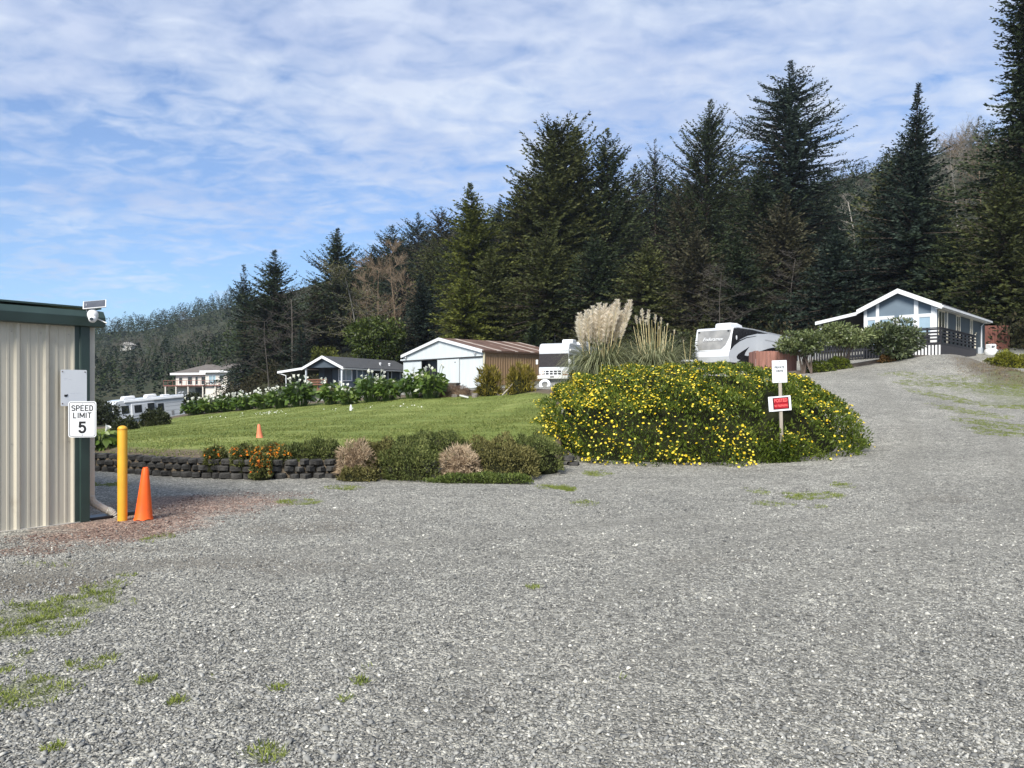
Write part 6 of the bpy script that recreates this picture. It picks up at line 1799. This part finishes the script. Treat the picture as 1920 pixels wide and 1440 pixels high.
# ---- calla lilies: big arrow leaves on arching stalks, white funnels above
lily_leaf = leaf_mat('lily_leaf', (0.019, 0.038, 0.010), (0.072, 0.125, 0.022), (0.200, 0.264, 0.056), .25, .35, .8, .5)
lily_white = leaf_mat('lily_white', (.62, .62, .52), (.78, .78, .68), (.85, .85, .80), .3, .5, 2)
lily_stalk = mat('lily_stalk', (.06, .10, .025), .5, .2, 3)
def lily(label, px, d, rad_, h, nf, seed, py=None):
    r = np.random.default_rng(seed)
    x = (px - CX) / F * d
    z = gz(x, d) - .03 if py is None else CAMZ + (HY - py) / F * d
    root = empty('calla_lily', (x, d, z), 0, label, 'lily clump', 'calla lilies along the back of the lawn')
    n = int(230 * rad_ / .5)
    parts, stalks = [], []
    a = r.uniform(0, 6.283, n); q = np.sqrt(r.random(n)) * rad_
    hh = h * r.uniform(.35, .86, n) * (1 - .35 * (q / rad_) ** 2)
    base = np.stack([np.cos(a) * q * .55, np.sin(a) * q * .55, np.zeros(n)], 1)
    tip = np.stack([np.cos(a) * q, np.sin(a) * q, hh], 1)
    out = np.stack([np.cos(a), np.sin(a), r.uniform(-.9, .25, n)], 1) + r.normal(0, .3, (n, 3))
    ln = r.uniform(.18, .34, n) * (.75 + .3 * h)
    V, Fc = diamonds(tip, out, ln, ln * .55, r, .18)
    np_mesh('leaves', V, Fc, lily_leaf, root, np.clip(r.random(n) * .6 + .35 * (hh / h), 0, 1))
    for i in range(0, n, 3): stalks.append(tube_np(base[i], tip[i], .012, .008, 4))
    m = int(nf * .7)
    a = r.uniform(0, 6.283, m); q = np.sqrt(r.random(m)) * rad_ * .9
    fh = h * r.uniform(.55, .94, m)
    fp = np.stack([np.cos(a) * q, np.sin(a) * q - .03, fh], 1)
    for i in range(m):
        stalks.append(tube_np(fp[i] * np.array([.5, .5, 0]), fp[i], .010, .008, 4))
        d_ = np.array([math.cos(a[i]) * .45 + r.normal(0, .2), math.sin(a[i]) * .45 - .3, 1.0]); d_ /= np.linalg.norm(d_)
        parts.append(tube_np(fp[i], fp[i] + d_ * .06, .010, .030, 7)); parts.append(tube_np(fp[i] + d_ * .06, fp[i] + d_ * .125, .030, .068, 7))
        parts[-1][0][7:][r.integers(0, 7)] += d_ * .05
    V, Fc = join(stalks); np_mesh('stalks', V, Fc, lily_stalk, root)
    V, Fc = join(parts); np_mesh('blossoms', V, Fc, lily_white, root, np.repeat(r.random(m), 14))
for a in (
    ('calla lily clump at the far left end of the row, beside the white motorhome', 366, 42.5, .62, 1.0, 16, 1),
    ('calla lily clump second from the left of the row below the beige house', 398, 42, .62, 1.02, 22, 2),
    ('calla lily clump third from the left of the row, in front of the ragged spruce', 430, 41, .62, 1.05, 24, 3),
    ('calla lily clump fourth from the left, in front of the ragged spruce trunk', 463, 40, .62, 1.08, 24, 4),
    ('calla lily clump fifth from the left, left of the carport downspout', 497, 38.5, .60, 1.10, 24, 5),
    ('calla lily clump under the carport downspout of the porch cabin', 528, 37, .52, 1.15, 18, 6),
    ('tall calla lily clump in front of the carport of the porch cabin', 562, 36, .60, 1.55, 24, 7),
    ('calla lily clump in front of the cabin porch posts', 622, 35, .52, 1.30, 16, 8),
    ('short calla lily clump below the right porch post of the cabin', 652, 34, .40, .95, 10, 9),
    ('tall calla lily clump before the side windows of the porch cabin', 697, 34, .62, 1.48, 18, 10),
    ('calla lily clump between the tall window clump and the barn clumps', 727, 33.5, .48, 1.25, 10, 11),
    ('wide calla lily clump in front of the left barn door', 778, 33, .62, 1.42, 16, 12),
    ('tallest calla lily clump in front of the dark barn opening', 808, 32, .55, 1.50, 14, 13),
    ('dark calla lily plant in the corner behind the shed downspout', 186, 16.2, .24, .52, 2, 14)):
    lily(*a)

# ---- pampas grass
plume_m = leaf_mat('plume', (.66, .56, .43), (.84, .77, .64), (.90, .86, .77), .45, .8, 2.0, .1)
stalk_m = leaf_mat('pampas_stalk', (.34, .27, .12), (.55, .46, .24), (.70, .61, .38), .1, .6, 2.0, .2)
pblade = leaf_mat('pampas_blade', (.09, .105, .055), (.24, .26, .135), (.42, .42, .25), .25, .55, 1.0, .25)
def ribbon(p0, d0, L_, w, bend, r, n=5):
    """an arching blade"""
    V, Fc = [], []
    d = np.array(d0, float); d /= np.linalg.norm(d)
    s = np.cross(d, (0, 0, 1.0)); s /= max(np.linalg.norm(s), 1e-6)
    p = np.array(p0, float)
    for i in range(n + 1):
        ww = w * (1 - (i / n) ** 2 * .92)
        V += [p - s * ww / 2, p + s * ww / 2]
        d = d + np.array([0, 0, -bend / n * (1 + i * .55)]) ; d /= np.linalg.norm(d)
        p = p + d * L_ / n
    for i in range(n): Fc.append((2 * i, 2 * i + 1, 2 * i + 3, 2 * i + 2))
    return np.array(V), np.array(Fc)
def pampas(label, px, d, seed, nb, rb, stalks, plume):
    r = np.random.default_rng(seed)
    x = (px - CX) / F * d
    g = gz(x, d)
    root = empty('pampas_grass', (x, d, g), 0, label, 'pampas grass', 'pampas grass')
    B = []
    for i in range(nb):
        a = r.uniform(0, 6.283); q = r.random() ** .6 * .35
        o = r.uniform(.25, 1.0)
        B.append(ribbon((math.cos(a) * q, math.sin(a) * q, CAMZ + (HY - 706) / F * d - g), (math.cos(a) * o, math.sin(a) * o, 1.15), rb * r.uniform(.6, 1.2), .02, r.uniform(.5, 1.6), r))
    V, Fc = join(B); np_mesh('blades', V, Fc, pblade, root, np.repeat(r.random(nb), 5))
    St, C, D, Ln, T, Tt = [], [], [], [], [], []
    for (bx, tx, ty, pl) in stalks:
        dd = d + r.uniform(-.3, .3)
        top = np.array(P(tx, ty, dd)) - np.array((x, d, g))
        b = np.array([(bx - px) / F * d * .55, r.uniform(-.2, .2), .4])
        mid = b * .45 + top * .55 + np.array([r.normal(0, .02), 0, .1])
        for s, e, r0, r1 in ((b, mid, .014, .011), (mid, top, .011, .006)): St.append(tube_np(s, e, r0, r1, 5)); Tt.append(np.full(5, r.random()))
        if pl > 0:
            n = int(plume * pl)
            t = r.random(n)
            ax = (top - mid) / np.linalg.norm(top - mid)
            pos = top - ax * (t * pl)[:, None]
            wd = (.070 * np.sin(np.clip(t, 0, 1) ** .8 * math.pi * .86 + .16) + .012 * np.sin(t * 40)) * min(1, pl / .8)
            a = r.uniform(0, 6.283, n)
            o = np.stack([np.cos(a), np.sin(a), np.zeros(n)], 1)
            C.append(pos + o * (wd * .35)[:, None]); D.append(o * .75 + ax * .75 + np.array([-.35, 0, -.25]) * r.random((n, 1))); Ln.append(wd * r.uniform(.9, 2.2, n) + .03); T.append(np.clip(r.normal(.5, .25, n), 0, 1))
    V, Fc = join(St); np_mesh('stalks', V, Fc, stalk_m, root, np.concatenate(Tt))
    if C:
        C, D, Ln, T = map(np.concatenate, (C, D, Ln, T))
        V, Fc = diamonds(C, D, Ln, Ln * .10, r)
        np_mesh('plumes', V, Fc, plume_m, root, T)
rr_ = random.Random(8)
left = [(1110 + (tx - 1130) * .5, tx, ty, pl) for tx, ty, pl in
        ((1087, 587, .85), (1085, 600, .8), (1100, 582, .85), (1112, 574, .9), (1105, 590, .8), (1124, 569, .9), (1118, 585, .9), (1135, 570, .85), (1130, 582, .9), (1148, 572, .8), (1142, 586, .85), (1158, 562, .9), (1152, 582, .8), (1165, 583, .85),
         (1182, 563, .95), (1168, 590, .7), (1138, 595, .8), (1125, 596, .8), (1095, 600, .75), (1160, 596, .7), (1112, 600, .7), (1148, 600, .7), (1090, 612, .7), (1172, 605, .5))]
pampas('pampas grass with full cream plumes, left of the pair behind the yellow bush', 1130, 21.0, 1, 1700, 1.5, left, 760)
left = [(tx + (1230 - tx) * .4, tx, ty, pl) for tx, ty, pl in
        ((1192, 592, .25), (1188, 612, 0), (1200, 596, .2), (1206, 606, 0), (1204, 579, .35), (1214, 590, .3), (1216, 581, .3), (1222, 600, 0), (1229, 590, .25), (1234, 604, 0), (1240, 595, .2), (1246, 612, 0), (1252, 606, .1), (1258, 625, 0), (1265, 618, .12), (1182, 640, 0), (1195, 625, 0), (1212, 615, 0), (1225, 615, 0), (1243, 622, 0), (1210, 600, .15), (1236, 612, .1), (1250, 630, 0), (1200, 630, 0))]
pampas('pampas grass with worn bare stalks, right of the pair behind the yellow bush', 1228, 21.2, 2, 1700, 1.5, left, 500)
pampas('thin pampas grass with three bare stalks beside the hose stand', 1290, 24.5, 3, 110, .7, [(1287, 1281, 637, .1), (1290, 1284, 655, 0), (1294, 1296, 632, 0)], 200)

# ---- shrubs around the houses
rhod = leaf_mat('rhododendron_leaf', (0.025, 0.036, 0.010), (0.097, 0.126, 0.041), (0.274, 0.304, 0.132), .15, .35, .9, .5)
rhod2 = leaf_mat('rhododendron_dark', (0.016, 0.025, 0.010), (0.056, 0.077, 0.030), (0.158, 0.184, 0.088), .15, .35, .9, .5)
leafy('rhododendron', 'umbrella shaped rhododendron on bare stems above the board fence', 1505, 620, 38.0, 1.25, .60, 51, rhod, 'shrub', 3800, .20, trunks=4, flat=.8, clump=30)
leafy('rhododendron', 'middle rhododendron hiding the porch of the blue house', 1588, 606, 38.6, 1.70, .70, 52, rhod, 'shrub', 4800, .20, trunks=2, flat=.8, clump=30)
leafy('rhododendron', 'dark rounded rhododendron before the glass gable of the blue house', 1672, 598, 39.0, 1.55, 1.05, 53, rhod2, 'shrub', 5600, .20, trunks=2, flat=.8, clump=34)
bright_b = leaf_mat('bright_bush', (0.029, 0.047, 0.005), (0.098, 0.130, 0.013), (0.221, 0.247, 0.039), .2, .5, 1)
mound('bright_bush', 'low bright green bush below the porch of the blue house', 1535, 38.2, .75, .5, .50, 2200, .10, bright_b, 61)
mound('bright_bush', 'low bright green bush tight against the porch pickets, right of its twin', 1572, 38.6, .60, .45, .58, 1900, .10, bright_b, 62)
mound('rusty_shrub', 'small rusty orange shrub at the foot of the dark rhododendron', 1662, 38.9, .38, .3, .36, 900, .09, leaf_mat('rusty_leaf', (.05, .028, .008), (.16, .085, .025), (.26, .16, .06), .2, .6, 1), 63)
mound('green_shrub', 'small green shrub between the rusty shrub and the deck lattice', 1692, 39.2, .50, .3, .40, 1100, .09, bright_b, 64)
mound('yellow_green_shrub', 'spreading yellow green shrub at the right edge near the propane tank', 1892, 39.0, 1.15, .8, .85, 3600, .13, leaf_mat('lime_leaf', (.04, .048, .004), (.15, .155, .012), (.27, .26, .03), .25, .5, 1), 65, zb=P(1892, 694, 39.0).z, wob_=.2)
flax = leaf_mat('flax_leaf', (.05, .042, .008), (.19, .155, .022), (.36, .30, .06), .25, .5, 1)
mound('flax_shrub', 'yellowish shrub in front of the barn corner, left of the pair', 916, 32.0, .50, .45, 1.15, 1500, .22, flax, 71, wd=.16, up=.9, group='yellowish shrubs before the barn', stems=core_m)
mound('flax_shrub', 'yellowish shrub in front of the brown barn wall, right of the pair', 976, 31.5, .55, .45, 1.10, 1500, .22, flax, 72, wd=.16, up=.9, group='yellowish shrubs before the barn', stems=core_m)
dark_bush_m = leaf_mat('dark_bush_leaf', (.008, .012, .004), (.026, .034, .012), (.07, .08, .03), .15, .5, .7, .3)  # dark green leaf colour of the bushes
mound('dark_bush', 'dark bush at the crest of the lawn before the front of the left motorhome', 236, 33.0, .62, .5, .70, 2200, .11, dark_bush_m, 81, zb=P(236, 816, 33).z)
mound('dark_bush', 'dark bush at the crest of the lawn before the side of the left motorhome', 292, 35.0, .72, .5, .74, 2200, .11, dark_bush_m, 82, zb=P(292, 799, 35).z)
leafy('dark_bush', 'broad dark bush left of the white motorhome, by the shed downspout', 196, 748, 55.0, 1.5, 1.3, 83, dark_bush_m, 'shrub', 3000, .24, trunks=3)
mound('dark_bush', 'dark bush behind the left end of the lily row', 362, 46, .6, .5, 1.1, 1800, .13, dark_bush_m, 84, zb=P(362, 772, 46).z)
leafy('hedge_shrub', 'tall dull green shrub behind the bare pampas stalks', 1262, 618, 44, 1.3, 1.25, 85, dark_bush_m, 'shrub', 2600, .22, trunks=3)

# ---- small litter along the back of the lawn
def rubble():
    r = random.Random(5)
    mb = MB()
    for k in range(34):
        px = r.uniform(838, 995); d = r.uniform(31.6, 33.5)
        p = on(px, d)
        s = r.uniform(.05, .20)
        M = T3(p) @ Matrix.Rotation(r.uniform(0, 6.28), 4, 'Z') @ Matrix.Rotation(r.uniform(-.4, .4), 4, 'X')
        pts = [(s * math.cos(a) * r.uniform(.7, 1.2), s * math.sin(a) * r.uniform(.6, 1.1)) for a in np.linspace(0, 6.28, 7, endpoint=False)]
        mb.prism(pts, -.05, s * r.uniform(.4, .9), 'z', M)
    o = mb.build('rubble', mat('rubble_rock', (.07, .066, .06), .9, .5, 1.5, col2=(.17, .15, .13), bump=.4, bscale=12), None, .015)
    tag(o, 'low heap of dark rocks and broken slabs before the barn', 'rubble', kind='stuff')
rubble()
def soil_heap():
    mound('soil_heap', 'heap of dry brown clippings in front of the white barn doors', 852, 32.6, .85, .6, .42, 2400, .10, leaf_mat('clippings', (.05, .030, .020), (.12, .075, .05), (.21, .15, .11), .05, .8, 2), 91, wd=.15, cat='soil heap', stems=core_tan)
soil_heap()
def plank_thing():
    p = on(957, 31.2)
    r = empty('wood_pole', p, rad(30), 'grey pole leaning on the rubble between the yellowish shrubs', 'pole')
    MB().path([(-.4, 0, .0), (.25, .1, .55)], .03, 8).build('shaft', mat('grey_stake', (.34, .30, .25)), r)
    p = on(868, 31.4)
    r = empty('white_slab', p, rad(20), 'broken white slab lying before the brown soil heap', 'slab')
    MB().prism([(-.2, -.1), (.2, -.13), (.26, .08), (-.12, .14)], .03, .10, 'z', Matrix.Rotation(rad(14), 4, 'Y')).build('slab', dull_white, r, .01)
    p = on(1022, 47)
    p.z = CAMZ + (HY - 733) / F * 47
    r = empty('old_tyre', p, rad(-10), 'white painted old tyre lying in front of the motorhome bumper', 'tyre')
    prof = [(.20, 0), (.30, -.04), (.36, .0), (.38, .10), (.36, .20), (.30, .24), (.20, .20)]
    vs, fs = [], []
    n = 28
    for i, (q, z) in enumerate(prof):
        for k in range(n): a = 2 * math.pi * k / n; vs.append((q * math.cos(a), q * math.sin(a), z))
    m = len(prof)
    for i in range(m):
        for k in range(n): fs.append((i * n + k, i * n + (k + 1) % n, ((i + 1) % m) * n + (k + 1) % n, ((i + 1) % m) * n + k))
    mb = MB(); mb.add([tuple(Matrix.Rotation(rad(62), 3, 'X') @ Vector(v) + Vector((0, 0, .33))) for v in vs], fs)
    mb.build('tread', white_paint, r, 0, True)
plank_thing()
def planter():
    p = on(848, 33.8)
    r = empty('planter_box', p, rad(-20), 'small grey planter box against the white barn door', 'planter box')
    MB().box(-.28, .28, -.2, .2, .05, .48).build('box', mat('planter_grey', (.12, .105, .09), .8, .3, 4), r, .01)
    MB().box(-.31, .31, -.23, .23, .481, .53).build('rim', mat('planter_grey', (.12, .105, .09)), r)
planter()
def petals_on_lawn():
    r = np.random.default_rng(77)
    px = np.concatenate([r.normal(505, 14, 34), r.uniform(380, 540, 16), r.uniform(600, 800, 26)])
    py = np.concatenate([r.normal(772, 3, 34), np.interp(px[34:50], [380, 540], [784, 772]), np.interp(px[50:], [600, 800], [768, 756]) + r.uniform(0, 5, 26)])
    d = np.interp(px, [380, 540, 800], [36, 32, 28]) + r.normal(0, .8, len(px))
    x = (px - CX) / F * d
    c = np.stack([x, d, H_lawn(x, d) + .06], 1)
    nrm = r.normal(0, .4, (len(px), 3)) + np.array([0, -.5, .8]); nrm /= np.linalg.norm(nrm, axis=1, keepdims=True)
    V, Fc = petals(c, nrm, r.uniform(.015, .035, len(px)), r, 5)
    tag(np_mesh('fallen_petals', V, Fc, lily_white, None, np.tile(r.random(len(px)), 5)), 'white petals and little daisies strewn on the far lawn', 'petals', kind='stuff')
petals_on_lawn()

# ---------------------------------------------------------------- thin sea air between here and the far hill
def haze():
    mb = MB().box(-900, 1000, -40, 1250, -45, 330)
    m = bpy.data.materials.new('haze'); m.use_nodes = True
    t = m.node_tree; t.nodes.clear()
    v = N(t, 'ShaderNodeVolumePrincipled')
    v.inputs['Color'].default_value = (.72, .82, 1.0, 1)
    v.inputs['Density'].default_value = .00014
    v.inputs['Anisotropy'].default_value = .2
    o = N(t, 'ShaderNodeOutputMaterial'); L(t, v.outputs[0], o.inputs['Volume'])
    tag(mb.build('haze', m), 'thin bluish air over the whole place', 'haze', kind='stuff')
haze()
